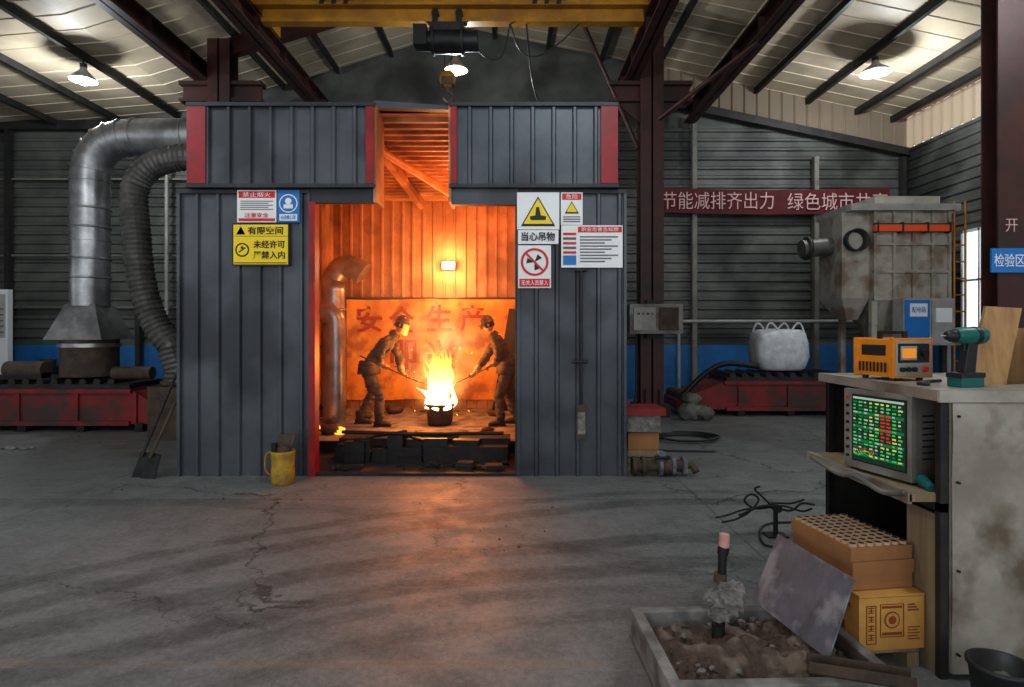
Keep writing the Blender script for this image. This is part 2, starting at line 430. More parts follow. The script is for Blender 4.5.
# ------------------------------------------------------------------ columns, runway girders
def ibeam_col(name, x, y, w, d, z1, m, haunch=True, foot=True):
    b = B()
    b.box(x - w / 2, x + w / 2, y - d / 2, y - d / 2 + .03, 0, z1, m)
    b.box(x - w / 2, x + w / 2, y + d / 2 - .03, y + d / 2, 0, z1, m)
    b.box(x - .015, x + .015, y - d / 2, y + d / 2, 0, z1, m)
    if haunch:
        b.box(x - .75, x + .75, y - .12, y + .12, 6.02, 6.09, m)
        b.box(x - .75, x + .75, y - .12, y + .12, 5.72, 5.78, m)
        b.box(x - .72, x + .72, y - .02, y + .02, 5.74, 6.06, m)
        for s in (-1, 1): b.prism([(x + s * .18, y - .02, 5.74), (x + s * .65, y - .02, 5.74), (x + s * .18, y - .02, 5.35)], (0, .04, 0), m)
    if foot:
        b.box(x - w / 2 - .1, x + w / 2 + .1, y - d / 2 - .1, y + d / 2 + .1, 0, .22, m)
        for q in (-1, 1): b.box(x + q * w * .3 - .012, x + q * w * .3 + .012, y - d / 2 - .08, y - d / 2, .22, .5, m)
    b.done(name)
ibeam_col('steel_column', -5.3, 11.0, .40, .36, roofz(-5.3) - .2, M_brown)
ibeam_col('steel_column', 2.53, 11.0, .42, .36, roofz(2.53) - .2, M_brown)
b = B(); x0, x1 = 4.83, 5.25
b.box(x0, x1, 5.96, 5.98, 0, roofz(5) - .25, M_brown); b.box(x0, x1, 6.16, 6.18, 0, roofz(5) - .25, M_brown)
b.box(5.03, 5.05, 5.98, 6.16, 0, roofz(5) - .25, M_brown); b.box(x0 - .1, x1 + .1, 5.9, 6.25, 0, .06, M_brown)
col3 = b.done('steel_column')
b = B(); b.box(4.745, 5.10, 5.935, 5.955, 2.15, 2.39, M_signb)
sg = b.done('area_sign'); text('检验区', (4.92, 5.932, 2.27), .30, .13, M_white, sg)
text('开', (4.96, 5.955, 2.62), .12, .13, M_bant, col3)

for x in (-5.65, -4.0, 2.17, 3.9):
    b = B()
    for (z0, z1, w) in ((6.10, 6.13, .13), (6.38, 6.41, .13), (6.10, 6.41, .012)):
        b.box(x - w, x + w, -4.5, 13.2, z0, z1, M_brown)
    yy = -4
    while yy < 13: b.box(x - .12, x + .12, yy, yy + .015, 6.12, 6.4, M_brown); yy += 1.1
    b.done('crane_runway_girder')
b = B()
for p0, p1 in (((2.53, 11, 5.3), (3.85, 9.4, 6.08)), ((2.3, 11, 4.9), (1.3, 11, 7.2))):
    b.tube([p0, p1], .04, M_brown, 8)
b.done('roof_bracing')

# ------------------------------------------------------------------ overhead crane
b = B(); y0 = 9.16
b.box(-4.1, 2.3, y0 - .15, y0 + .15, 6.46, 6.50, M_yellow); b.box(-4.1, 2.3, y0 - .15, y0 + .15, 6.82, 6.86, M_yellow)
b.box(-4.1, 2.3, y0 - .08, y0 + .08, 6.50, 6.82, M_yellow)
b.box(-3.8, 2.0, y0 - .085, y0 + .085, 6.24, 6.30, M_yellow); b.box(-3.8, 2.0, y0 - .015, y0 + .015, 6.30, 6.46, M_yellow)
for xe in (-4.0, 2.17):
    b.box(xe - .12, xe + .12, y0 - .9, y0 + .9, 6.46, 6.64, M_yellow)
    for q in (-.7, .7): b.cyl((xe - .06, y0 + q, 6.51), (xe + .06, y0 + q, 6.51), .095, M_black)
for xs in (-2.9, -2.72, -2.54, .3, .48, .66):
    b.prism([(xs, y0 - .155, 6.47), (xs + .07, y0 - .155, 6.47), (xs + .15, y0 - .155, 6.85), (xs + .08, y0 - .155, 6.85)], (0, .004, 0), M_ink)
b.done('overhead_crane')
b = B(); hx = -.98
b.cyl((hx - .22, y0, 5.98), (hx + .22, y0, 5.98), .19, M_black)
b.cyl((hx - .48, y0, 5.98), (hx - .22, y0, 5.98), .15, M_blackp)
b.cyl((hx + .22, y0, 5.98), (hx + .46, y0, 5.98), .16, M_blackp)
for q in (-.22, .22): b.cyl((hx + q - .015, y0, 5.98), (hx + q + .015, y0, 5.98), .215, M_dark)
b.box(hx - .26, hx + .26, y0 - .16, y0 + .16, 6.08, 6.20, M_dark)
for q in (-.18, .18):
    for s in (-1, 1):
        b.box(hx + q - .04, hx + q + .04, y0 + s * .11 - .012, y0 + s * .11 + .012, 6.15, 6.42, M_black)
        b.cyl((hx + q, y0 + s * .02, 6.36), (hx + q, y0 + s * .12, 6.36), .055, M_dark)
b.box(hx - .5, hx - .3, y0 - .2, y0 - .05, 5.85, 6.15, M_blackp)
for s in (-.05, .05): b.cyl((hx + s, y0, 5.9), (hx + s, y0, 5.42), .008, M_dark, n=6)
b.lathe([(.001, -.05), (.12, -.05), (.13, 0), (.12, .05), (.001, .05)], (hx, y0, 5.40), M_yellow, axis='Y')
b.box(hx - .09, hx + .09, y0 - .07, y0 + .07, 5.30, 5.42, M_rust)
b.tube([(hx, y0, 5.32), (hx, y0, 5.22), (hx + .06, y0, 5.16), (hx + .07, y0, 5.08), (hx, y0, 5.02), (hx - .07, y0, 5.07), (hx - .075, y0, 5.13)], [.025, .025, .03, .035, .035, .025, .01], M_rust, 8)
b.tube(smooth([(hx + .4, y0, 6.0), (hx + .5, y0, 5.8), (hx + .7, y0, 5.7), (hx + .85, y0, 5.8), (hx + .95, y0, 6.24)]), .012, M_blackp, 6)
b.tube(smooth([(hx + .95, y0, 6.24), (hx + 1.1, y0, 5.85), (hx + 1.35, y0, 5.75), (hx + 1.7, y0, 5.95), (hx + 2.0, y0, 6.24)]), .012, M_blackp, 6)
b.tube(smooth([(hx + 1.2, y0, 6.24), (hx + 1.3, y0 - .05, 5.3), (hx + 1.55, y0 - .1, 4.6)]), .012, M_blackp, 6)
b.done('electric_hoist')

# ------------------------------------------------------------------ pendant lamps
M_bulb = emis('lamp_glow', (.85, .95, 1.0), 30)
def pendant(x, y, z, top, r=.22, power=120):
    b = B()
    b.cyl((x, y, z + .22), (x, y, top), .012, M_dark, n=6)
    b.lathe([(.05, .24), (.06, .16), (.10, .12), (r * .8, .04), (r, -.02), (r * .97, -.02), (r * .75, .03), (.09, .1), (.001, .12)], (x, y, z), M_lgrey)
    b.cyl((x, y, z + .13), (x, y, z + .27), .055, M_blackp)
    b.ball((x, y, z - .01), (.10, .10, .09), M_bulb, 14, 8)
    o = b.done('pendant_lamp')
    l = bpy.data.lights.new('lamp_light', 'POINT'); l.energy = power; l.color = (.85, .94, 1.0); l.shadow_soft_size = .10
    lo = bpy.data.objects.new('lamp_light', l); lo.location = (x, y, z - .22); sc.collection.objects.link(lo); setp(lo, o)
pendant(6.6, 10.9, 6.25, roofz(6.6) - .15, .26, 190)
pendant(-7.5, 10.5, 5.95, roofz(-7.5) - .15, .22, 190)
pendant(-.95, 10.2, 6.0, roofz(-.95) - .1, .2, 150)
pendant(-6.0, 3.5, 5.9, roofz(-6) - .1, .26, 240)  # this and the next two hang out of view, added to light the hall
pendant(1.0, 2.5, 6.0, roofz(1) - .1, .26, 240)
pendant(6.0, 4.0, 5.9, roofz(6) - .1, .26, 210)

# ------------------------------------------------------------------ booth
b = B()
YF = 6.5; YK = 11.0; XA = -3.3; XB_ = 1.1; ZT = 3.96
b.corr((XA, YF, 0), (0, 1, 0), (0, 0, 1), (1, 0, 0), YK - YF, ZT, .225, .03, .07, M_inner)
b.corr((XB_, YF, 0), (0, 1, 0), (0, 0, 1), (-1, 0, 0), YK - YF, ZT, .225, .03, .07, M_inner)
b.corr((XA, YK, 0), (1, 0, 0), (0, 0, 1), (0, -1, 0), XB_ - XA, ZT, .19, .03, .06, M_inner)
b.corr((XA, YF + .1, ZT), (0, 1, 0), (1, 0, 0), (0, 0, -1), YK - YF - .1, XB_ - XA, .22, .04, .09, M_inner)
for X, s in ((XA, -1), (XB_, 1)):
    b.corr((X + s * .05, YF, 0), (0, 1, 0), (0, 0, 1), (s, 0, 0), YK - YF, ZT, .225, .03, .07, M_booth)
b.box(XA, XB_, YF + .1, YK, ZT + .02, ZT + .05, M_boothtop)
b.box(XA - .02, XB_ + .02, YK + .03, YK + .06, 0, ZT, M_booth)
for x0, x1 in ((-3.60, -2.19), (.065, 1.224)):
    b.corr((x0, YF, 0), (1, 0, 0), (0, 0, 1), (0, -1, 0), x1 - x0, 3.07, .225, .032, .055, M_booth)
    b.box(x0, x1, YF + .01, YF + .05, 0, 3.07, M_boothtop)
    b.box(x0 - .01, x1 + .01, YF - .045, YF + .06, 3.05, 3.09, M_boothtop)
    b.box(x0 - .012, x0 + .02, YF - .04, YF + .06, 0, 3.07, M_booth)
    b.box(x1 - .02, x1 + .012, YF - .04, YF + .06, 0, 3.07, M_booth)
for x0, x1 in ((-3.456, -1.484), (-.65, 1.116)):
    b.corr((x0, YF - .06, 3.13), (1, 0, 0), (0, 0, 1), (0, -1, 0), x1 - x0, .86, .225, .032, .055, M_booth)
    b.box(x0, x1, YF - .05, YF + .02, 3.12, 3.99, M_boothtop)
    b.box(x0 - .02, x1 + .02, YF - .11, YF + .03, 3.97, 4.01, M_boothtop)
    b.box(x0 - .02, x1 + .02, YF - .11, YF + .03, 3.10, 3.14, M_boothtop)
for x0, x1 in ((-3.47, -3.27), (-1.56, -1.475), (-.655, -.59), (.95, 1.13)):
    b.box(x0, x1, YF - .105, YF - .05, 3.145, 3.965, M_red)
b.box(XA, -3.15, YF, YF + .2, 3.07, 3.97, M_booth); b.box(.95, XB_, YF, YF + .2, 3.07, 3.97, M_booth)
b.box(-2.19, -1.484, YF - .03, YF + .04, 2.95, 3.12, M_boothtop)
b.box(-.65, .07, YF - .05, YF + .06, 2.93, 3.12, M_booth)
b.box(-2.19, -2.12, YF - .05, YF + .1, 0, 2.96, M_red)
b.box(.035, .065, YF - .02, YF + .1, 0, 2.93, M_boothtop)
for p in ((-1.484, -1.45), (-.68, -.65)): b.box(p[0], p[1], YF - .08, YF + .3, 2.95, 3.99, M_inner)
b.prism([(-1.50, YF - .02, 3.98), (-.64, YF - .02, 3.96), (-.64, YF - .02, 4.00), (-1.50, YF - .02, 4.06)], (0, .1, 0), M_booth)
b.tube([(-1.75, 7.0, 3.80), (-.85, 9.8, 3.70)], .06, M_inner, 10)
b.box(-1.7, -1.6, 6.6, 11, 3.78, 3.9, M_inner)
b.box(-2.12, .035, YF - .02, YF + .06, 0, .03, M_black)
booth = b.done('furnace_booth')
b = B(); b.box(-3.2, 1.0, 7.7, 10.9, 0, .15, M_conc)
b.box(-3.2, 1.0, 7.64, 7.7, 0, .155, M_black)
b.box(-3.2, 1.0, 6.58, 7.64, 0, .012, M_soot)
b.done('furnace_platform')
b = B(); nx, nz_ = 40, 14; vs = []; fs = []
for i in range(nx + 1):
    for j in range(nz_ + 1):
        x = -3.0 + 3.1 * i / nx; z = .30 + 1.82 * j / nz_
        vs.append((x, 10.90 + .02 * math.sin(x * 9) + .015 * noise.noise(Vector((x * 2, 0, z * 2))), z + .02 * noise.noise(Vector((x, 3, 0)))))
for i in range(nx):
    for j in range(nz_): a = i * (nz_ + 1) + j; fs.append((a, a + nz_ + 1, a + nz_ + 2, a + 1))
b.geo(vs, fs, M_cloth, True)
b.tube([(-3.05, 10.93, 2.14), (.15, 10.93, 2.14)], .02, M_dark, 8)
cl = b.done('slogan_curtain')
text('安', (-2.58, 10.86, 1.76), .46, .48, M_redtxt, cl, bold=.02); text('全', (-2.0, 10.86, 1.76), .46, .48, M_redtxt, cl, bold=.02)
text('生', (-1.32, 10.86, 1.78), .46, .48, M_redtxt, cl, bold=.02); text('产', (-.72, 10.86, 1.78), .44, .48, M_redtxt, cl, bold=.02)
text('即', (-1.98, 10.86, 1.12), .50, .54, M_redtxt, cl, bold=.02); text('兴', (-1.28, 10.86, 1.12), .50, .54, M_redtxt, cl, bold=.02)
b = B(); b.prism([(-.35, 10.5, .15), (.55, 10.6, .15), (.45, 10.8, 1.9), (-.05, 10.75, 1.95)], (0, .04, 0), M_black); b.done('leaning_shield_board')
b = B()
b.tube(smooth([(-2.95, 9.9, .15), (-2.95, 9.9, 2.2), (-2.93, 9.9, 2.42), (-2.82, 9.9, 2.58), (-2.62, 9.9, 2.60), (-2.45, 9.9, 2.50)], 3), .19, M_galv, 20)
b.tube(smooth([(-2.75, 9.3, .15), (-2.75, 9.3, 1.55), (-2.78, 9.3, 1.75), (-2.9, 9.3, 1.85), (-3.1, 9.3, 1.88)], 3), .17, M_galv, 20)
for z in (.7, 1.3, 1.9): b.lathe([(.19, -.02), (.215, -.02), (.215, .02), (.19, .02)], (-2.95, 9.9, z), M_galv)
b.lathe([(.19, -.03), (.23, -.03), (.23, .03), (.19, .03)], (-2.95, 9.9, .3), M_rust)
b.done('exhaust_elbow_duct')
b = B(); b.box(-1.28, -1.02, 10.84, 10.94, 2.66, 2.80, M_dark); b.box(-1.26, -1.04, 10.83, 10.845, 2.67, 2.79, emis('flood_glow', (1, .82, .6), 40))
fl = b.done('flood_lamp')

# crucible, molten metal, fire
b = B(); cx, cy = -1.08, 9.0
b.lathe([(.001, .0), (.16, .0), (.185, .05), (.205, .27), (.225, .29), (.225, .32), (.185, .32), (.175, .28), (.16, .25)], (cx, cy, .15), M_rust, 28)
for s in (-1, 1): b.tube([(cx + s * .21, cy - .05, .36), (cx + s * .29, cy - .05, .36), (cx + s * .29, cy + .05, .36), (cx + s * .21, cy + .05, .36)], .013, M_rust, 8)
b.lathe([(.001, .27), (.178, .27)], (cx, cy, .15), emis('molten_metal', (1, .5, .12), 14), 28)
cru = b.done('crucible')
def flame_mat():
    m = bpy.data.materials.new('flame'); m.use_nodes = True; nt = m.node_tree; nt.nodes.clear(); N = nt.nodes; L = nt.links
    o = N.new('ShaderNodeOutputMaterial'); e = N.new('ShaderNodeEmission'); g = N.new('ShaderNodeNewGeometry'); s = N.new('ShaderNodeSeparateXYZ')
    L.new(g.outputs['Position'], s.inputs[0])
    mr = N.new('ShaderNodeMapRange'); mr.inputs[1].default_value = .40; mr.inputs[2].default_value = 1.35; L.new(s.outputs['Z'], mr.inputs[0])
    r = N.new('ShaderNodeValToRGB'); L.new(mr.outputs[0], r.inputs[0])
    r.color_ramp.elements[0].color = (1, .70, .34, 1); r.color_ramp.elements[1].color = (1, .22, .02, 1); r.color_ramp.elements[1].position = .95
    el = r.color_ramp.elements.new(.5); el.color = (1, .46, .09, 1)
    st = N.new('ShaderNodeMapRange'); st.inputs[3].default_value = 8; st.inputs[4].default_value = 1.0; L.new(mr.outputs[0], st.inputs[0])
    tr = N.new('ShaderNodeBsdfTransparent'); mx = N.new('ShaderNodeMixShader')
    lw = N.new('ShaderNodeLayerWeight'); lw.inputs[0].default_value = .55
    ns = N.new('ShaderNodeTexNoise'); ns.inputs['Scale'].default_value = 9; L.new(g.outputs['Position'], ns.inputs['Vector'])
    nm = N.new('ShaderNodeMapRange'); nm.inputs[1].default_value = .4; nm.inputs[2].default_value = .65; nm.inputs[3].default_value = .05; nm.inputs[4].default_value = .5; L.new(ns.outputs[0], nm.inputs[0])
    mm = N.new('ShaderNodeMath'); mm.operation = 'MAXIMUM'; L.new(lw.outputs['Facing'], mm.inputs[0]); L.new(nm.outputs[0], mm.inputs[1])
    L.new(mm.outputs[0], mx.inputs[0])
    L.new(r.outputs[0], e.inputs[0]); L.new(st.outputs[0], e.inputs[1])
    L.new(e.outputs[0], mx.inputs[1]); L.new(tr.outputs[0], mx.inputs[2]); L.new(mx.outputs[0], o.inputs['Surface']); return m
MF = flame_mat(); b = B()
rnd = random.Random(3)
for i in range(30):
    a = rnd.uniform(0, 2 * PI); q = rnd.uniform(0, .20); h = rnd.uniform(.32, 1.0) * (1.15 - q * 2.0); w = rnd.uniform(.045, .09)
    x, y = cx + q * math.cos(a), cy + q * math.sin(a) * .8; ph = rnd.uniform(0, 6)
    pts = []; rs = []; spread = rnd.uniform(-.18, .18) + (x - cx) * .5
    for k in range(13):
        t = k / 12
        pts.append((x + .06 * math.sin(ph + t * 7) * t + spread * t, y + .04 * math.cos(ph + t * 4) * t, .40 + h * t))
        rs.append(max(.003, w * (math.sin(PI * min(1, t * .8 + .25)) ** 1.0) * (1 - t * .35) * (1 + .3 * math.sin(ph * 3 + t * 12))))
    rs[-1] = .002
    b.tube(pts, rs, MF, 12)
sp = emis('spark', (1, .45, .1), 8)
for i in range(26):
    a = rnd.uniform(0, 2 * PI); q = rnd.uniform(.1, .5); z = rnd.uniform(.4, 1.5) - q * .3
    c = Vector((cx + q * math.cos(a), cy + q * math.sin(a) * .6, z)); dv = (c - Vector((cx, cy, .5))).normalized() * rnd.uniform(.006, .02)
    b.tube([c - dv, c, c + dv], [.001, .0032, .001], sp, 5)
b.done('fire', parent=cru)
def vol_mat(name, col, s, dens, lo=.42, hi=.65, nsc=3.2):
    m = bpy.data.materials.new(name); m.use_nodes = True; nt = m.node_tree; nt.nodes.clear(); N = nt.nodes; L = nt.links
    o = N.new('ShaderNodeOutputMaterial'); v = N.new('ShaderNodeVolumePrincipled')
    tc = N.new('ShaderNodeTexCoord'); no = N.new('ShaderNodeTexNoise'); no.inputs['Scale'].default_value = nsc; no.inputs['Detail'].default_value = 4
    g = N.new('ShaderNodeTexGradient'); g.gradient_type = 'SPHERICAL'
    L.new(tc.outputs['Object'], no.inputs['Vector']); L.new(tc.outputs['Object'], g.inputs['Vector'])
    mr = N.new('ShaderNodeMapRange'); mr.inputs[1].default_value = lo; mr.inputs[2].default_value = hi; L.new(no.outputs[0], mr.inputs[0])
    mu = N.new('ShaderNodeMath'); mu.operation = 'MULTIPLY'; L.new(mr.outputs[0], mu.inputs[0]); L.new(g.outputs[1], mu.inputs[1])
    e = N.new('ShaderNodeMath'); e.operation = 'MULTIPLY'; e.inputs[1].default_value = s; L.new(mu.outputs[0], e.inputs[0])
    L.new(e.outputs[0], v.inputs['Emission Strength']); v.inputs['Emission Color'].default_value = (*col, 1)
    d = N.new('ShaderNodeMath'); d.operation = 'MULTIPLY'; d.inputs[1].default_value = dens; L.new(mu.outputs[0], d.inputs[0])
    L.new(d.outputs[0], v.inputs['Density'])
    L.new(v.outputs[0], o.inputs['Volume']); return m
smk = empty('smoke_glow', (cx, cy, 1.2))  # groups the volumes that emit their own firelit glow
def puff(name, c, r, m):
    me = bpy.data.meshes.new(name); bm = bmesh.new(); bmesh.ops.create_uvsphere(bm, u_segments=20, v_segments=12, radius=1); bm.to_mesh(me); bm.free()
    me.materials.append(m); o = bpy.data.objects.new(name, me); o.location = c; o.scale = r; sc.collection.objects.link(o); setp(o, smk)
puff('smoke_glow_plume', (cx + .02, cy, 1.30), (.70, .5, 1.0), vol_mat('smoke_emission', (1, .52, .22), 3.0, .2))  # thin smoke; its firelight is put in as volume emission
puff('glow_base', (cx, cy, .78), (.46, .40, .55), vol_mat('fire_glow', (1, .45, .12), 7, 0.0))  # emission only: painted glow around the flames, no smoke in it
puff('glow_haze', (cx, 9.0, 2.05), (1.9, 1.7, 1.85), vol_mat('haze_emission', (1, .36, .12), .24, 0.0, .25, .7, 1.6))  # emission only: orange glow put in for fire-lit haze
def light(name, loc, e, col, r, par=None):
    l = bpy.data.lights.new(name, 'POINT'); l.energy = e; l.color = col; l.shadow_soft_size = r
    o = bpy.data.objects.new(name, l); o.location = loc; sc.collection.objects.link(o)
    if par: setp(o, par)
light('fire_light', (cx, cy - .05, 1.15), 175, (1, .28, .05), .2, cru)
light('flood_light', (-1.15, 10.6, 2.72), 55, (1, .46, .18), .1, fl)
light('booth_fill_light', (-.2, 8.6, 3.3), 75, (1, .29, .07), .3, cru)  # added fill high in the booth

hot = mat('hot_slag', (.1, .03, .01), emit=(1, .22, .02), estr=5)
b = B()
for i in range(10):
    x = -2.95 + i * .07 + rnd.uniform(-.03, .03); y = 8.4 + rnd.uniform(-.3, .3)
    b.ball((x, y, .175), (.07, .05, .03), hot, 10, 6, .4, 3)
b.done('glowing_slag')
b = B()
def rbox(cx_, cy_, z0, w, d, h, a, m):
    b.M = Matrix.Translation((cx_, cy_, z0)) @ Matrix.Rotation(a, 4, 'Z')
    b.box(-w / 2, w / 2, -d / 2, d / 2, 0, h, m); b.box(-w / 2 - .015, w / 2 + .015, -d / 2 - .015, d / 2 + .015, h * .45, h * .45 + .015, m); b.M = Matrix()
rr2 = random.Random(11)
b.box(-2.1, -.02, 7.28, 7.6, .012, .26, M_soot); b.box(-2.1, -1.3, 7.1, 7.3, .012, .17, M_black); b.box(-1.0, -.05, 7.05, 7.3, .012, .20, M_soot)
for i in range(11):
    rbox(rr2.uniform(-1.95, -.2), rr2.uniform(7.0, 7.45), .012, rr2.uniform(.18, .40), rr2.uniform(.14, .26), rr2.uniform(.18, .34), rr2.uniform(-.2, .2), rr2.choice([M_black, M_soot]))
for i in range(5):
    rbox(rr2.uniform(-1.95, -.2), rr2.uniform(6.7, 6.9), .012, rr2.uniform(.14, .34), rr2.uniform(.08, .16), rr2.uniform(.03, .09), rr2.uniform(-.3, .3), rr2.choice([M_black, M_soot]))
for i in range(22):
    s_ = rr2.uniform(.02, .06); b.ball((rr2.uniform(-2.02, -.06), rr2.uniform(6.66, 7.0), .012 + s_ * .5), (s_, s_ * .8, s_ * .65), rr2.choice([M_black, M_soot]), 9, 6, .7, 3, False)
for i in range(4):
    x = rr2.uniform(-1.9, -.5); y = rr2.uniform(6.9, 7.3); b.tube([(x - .1, y, rr2.uniform(.1, .35)), (x + .35, y + rr2.uniform(-.1, .2), rr2.uniform(.2, .38))], .016, M_black, 8)
b.tube([(-2.0, 7.05, .38), (-1.2, 7.08, .35), (-.1, 7.02, .37)], .022, M_black, 8)
b.done('mould_flask_clutter')
b = B()
for (x, y, s) in ((-2.5, 8.2, .14), (-2.7, 8.95, .1), (-2.35, 9.6, .12), (-.3, 9.9, .1), (-.65, 8.1, .08), (-1.6, 8.1, .06), (-2.0, 10.2, .16), (-1.75, 8.0, .05), (-1.2, 8.0, .05), (-.35, 8.3, .09), (-1.5, 8.35, .04)):
    b.ball((x, y, .15 + s * .42), (s, s * .8, s * .5), M_rust, 12, 8, .5, 3)
b.done('scrap_pile')

# ------------------------------------------------------------------ booth signs
def sign(name, x0, x1, z0, z1, m, y=6.452):
    b = B(); b.box(x0, x1, y, y + .012, z0, z1, m); return b
F = 6.449
def plate(b, x0, x1, z0, z1, m, y=F): b.box(x0, x1, y - .001, y + .002, z0, z1, m)
def tri(b, cx, cz, s, m, y=F):
    b.prism([(cx - s, y, cz - s * .85), (cx + s, y, cz - s * .85), (cx, y, cz + s * .9)], (0, .002, 0), m)
def ring(b, cx, cz, r0, r1, m, y=F, n=28):
    v = []; f = []
    for i in range(n):
        a = 2 * PI * i / n
        v += [(cx + r0 * math.cos(a), y, cz + r0 * math.sin(a)), (cx + r1 * math.cos(a), y, cz + r1 * math.sin(a))]
        f.append((2 * i, (2 * i + 1), (2 * i + 3) % (2 * n), (2 * i + 2) % (2 * n)))
    b.geo(v, f, m)
def disc(b, cx, cz, r, m, y=F, n=24):
    b.geo([(cx + r * math.cos(2 * PI * i / n), y, cz + r * math.sin(2 * PI * i / n)) for i in range(n)], [tuple(range(n))], m)
b = sign('n', -2.957, -2.535, 2.737, 3.084, M_white); plate(b, -2.94, -2.55, 3.0, 3.07, M_signr)
for k in range(5): plate(b, -2.92, -2.57 - .05 * (k % 2), 2.96 - k * .022, 2.968 - k * .022, M_inkg)
plate(b, -2.94, -2.55, 2.75, 2.78, M_signr)
s = b.done('notice_sign'); text('禁止烟火', (-2.745, F - .002, 3.035), .3, .05, M_white, s); text('注意安全', (-2.745, F - .002, 2.815), .26, .05, M_signr, s)
b = sign('n', -2.524, -2.286, 2.737, 3.084, M_signb); disc(b, -2.405, 2.94, .10, M_white); disc(b, -2.405, 2.94, .088, M_signb, F - .001)
disc(b, -2.405, 2.965, .035, M_white, F - .002); plate(b, -2.455, -2.355, 2.885, 2.93, M_white, F - .002); plate(b, -2.50, -2.31, 2.755, 2.825, M_white)
s = b.done('mandatory_sign'); text('必须戴口罩', (-2.405, F - .002, 2.79), .16, .045, M_signb, s)
b = sign('n', -3.01, -2.394, 2.27, 2.727, M_ink); plate(b, -2.995, -2.409, 2.285, 2.712, M_signy); plate(b, -2.99, -2.41, 2.585, 2.59, M_ink, F - .001)
tri(b, -2.915, 2.648, .05, M_ink, F - .001); disc(b, -2.90, 2.44, .075, M_ink, F - .001); disc(b, -2.90, 2.44, .06, M_signy, F - .002)
b.prism([(-2.94, F - .003, 2.42), (-2.93, F - .003, 2.41), (-2.86, F - .003, 2.46), (-2.87, F - .003, 2.47)], (0, .001, 0), M_ink); disc(b, -2.90, 2.465, .015, M_ink, F - .003)
plate(b, -2.985, -2.42, 2.295, 2.305, M_ink, F - .001)
s = b.done('confined_space_sign'); text('有限空间', (-2.65, F - .003, 2.648), .38, .085, M_ink, s, bold=.02)
text('未经许可', (-2.61, F - .003, 2.50), .34, .085, M_ink, s, bold=.02); text('严禁入内', (-2.61, F - .003, 2.385), .34, .085, M_ink, s, bold=.02)
b = sign('n', .054, .509, 2.66, 3.06, M_white)
plate(b, .054, .509, 2.66, 3.06, M_white); tri(b, .28, 2.85, .185, M_ink, F - .002); tri(b, .28, 2.852, .155, M_signy, F - .004)
b.prism([(.20, F - .006, 2.76), (.36, F - .006, 2.76), (.37, F - .006, 2.80), (.31, F - .006, 2.81), (.29, F - .006, 2.90), (.26, F - .006, 2.90), (.25, F - .006, 2.81), (.19, F - .006, 2.80)], (0, .001, 0), M_ink)
b.box(.065, .50, F + .005, F + .012, 2.505, 2.655, M_white)
s = b.done('hazard_sign'); text('当心吊物', (.28, F - .002, 2.585), .36, .095, M_ink, s, bold=.02)
b = sign('n', .065, .42, 2.03, 2.49, M_white); ring(b, .243, 2.31, .125, .15, M_signr, F - .002)
b.prism([(.14, F - .003, 2.40), (.155, F - .003, 2.415), (.345, F - .003, 2.22), (.33, F - .003, 2.205)], (0, .001, 0), M_signr)
for k in range(3):
    a = k * 2.1 + .5; b.prism([(.243, F - .001, 2.31), (.243 + .09 * math.cos(a), F - .001, 2.31 + .09 * math.sin(a)), (.243 + .09 * math.cos(a + .7), F - .001, 2.31 + .09 * math.sin(a + .7))], (0, .001, 0), M_ink)
plate(b, .08, .405, 2.045, 2.13, M_signr, F - .002)
s = b.done('prohibition_sign'); text('无关人员禁入', (.243, F - .006, 2.088), .29, .055, M_white, s, bold=.01)
b = sign('n', .525, .76, 2.71, 3.06, M_white); plate(b, .54, .745, 2.98, 3.045, M_signr, F - .002); tri(b, .643, 2.895, .075, M_ink, F - .002); tri(b, .643, 2.896, .058, M_signy, F - .004)
for k in range(3): plate(b, .55, .735, 2.79 - k * .025, 2.80 - k * .025, M_inkg, F - .002)
s = b.done('hazard_notice'); text('危险', (.643, F - .006, 3.012), .13, .05, M_white, s)
b = sign('n', .53, 1.19, 2.25, 2.705, M_white); plate(b, .71, 1.18, 2.63, 2.69, M_signr, F - .002)
for k in range(9): plate(b, .73, 1.14 - .07 * (k % 3), 2.575 - k * .033, 2.587 - k * .033, M_inkg, F - .002)
for k in range(5): plate(b, .55, .69, 2.60 - k * .05, 2.625 - k * .05, M_signr if k % 2 == 0 else M_inkg, F - .002)
plate(b, .55, .69, 2.28, 2.38, M_signb, F - .002)
s = b.done('safety_notice_board'); text('职业危害告知牌', (.945, F - .006, 2.66), .4, .045, M_white, s)

b = B(); vs = []; fs = []
for i in range(31):
    x = 3.15 + 5.15 * i / 30; dz = -.05 * math.sin(PI * i / 30)
    vs += [(x, 13.20 + .012 * math.sin(i), 4.15 + dz), (x, 13.20 + .012 * math.sin(i), 4.69 + dz)]
for i in range(30): fs.append((2 * i, 2 * i + 2, 2 * i + 3, 2 * i + 1))
b.geo(vs, fs, M_ban, True); s = b.done('slogan_banner')
text('节能减排齐出力', (4.52, 13.17, 4.40), 2.45, .38, M_bant, s); text('绿色城市共享', (7.15, 13.17, 4.38), 2.2, .38, M_bant, s)

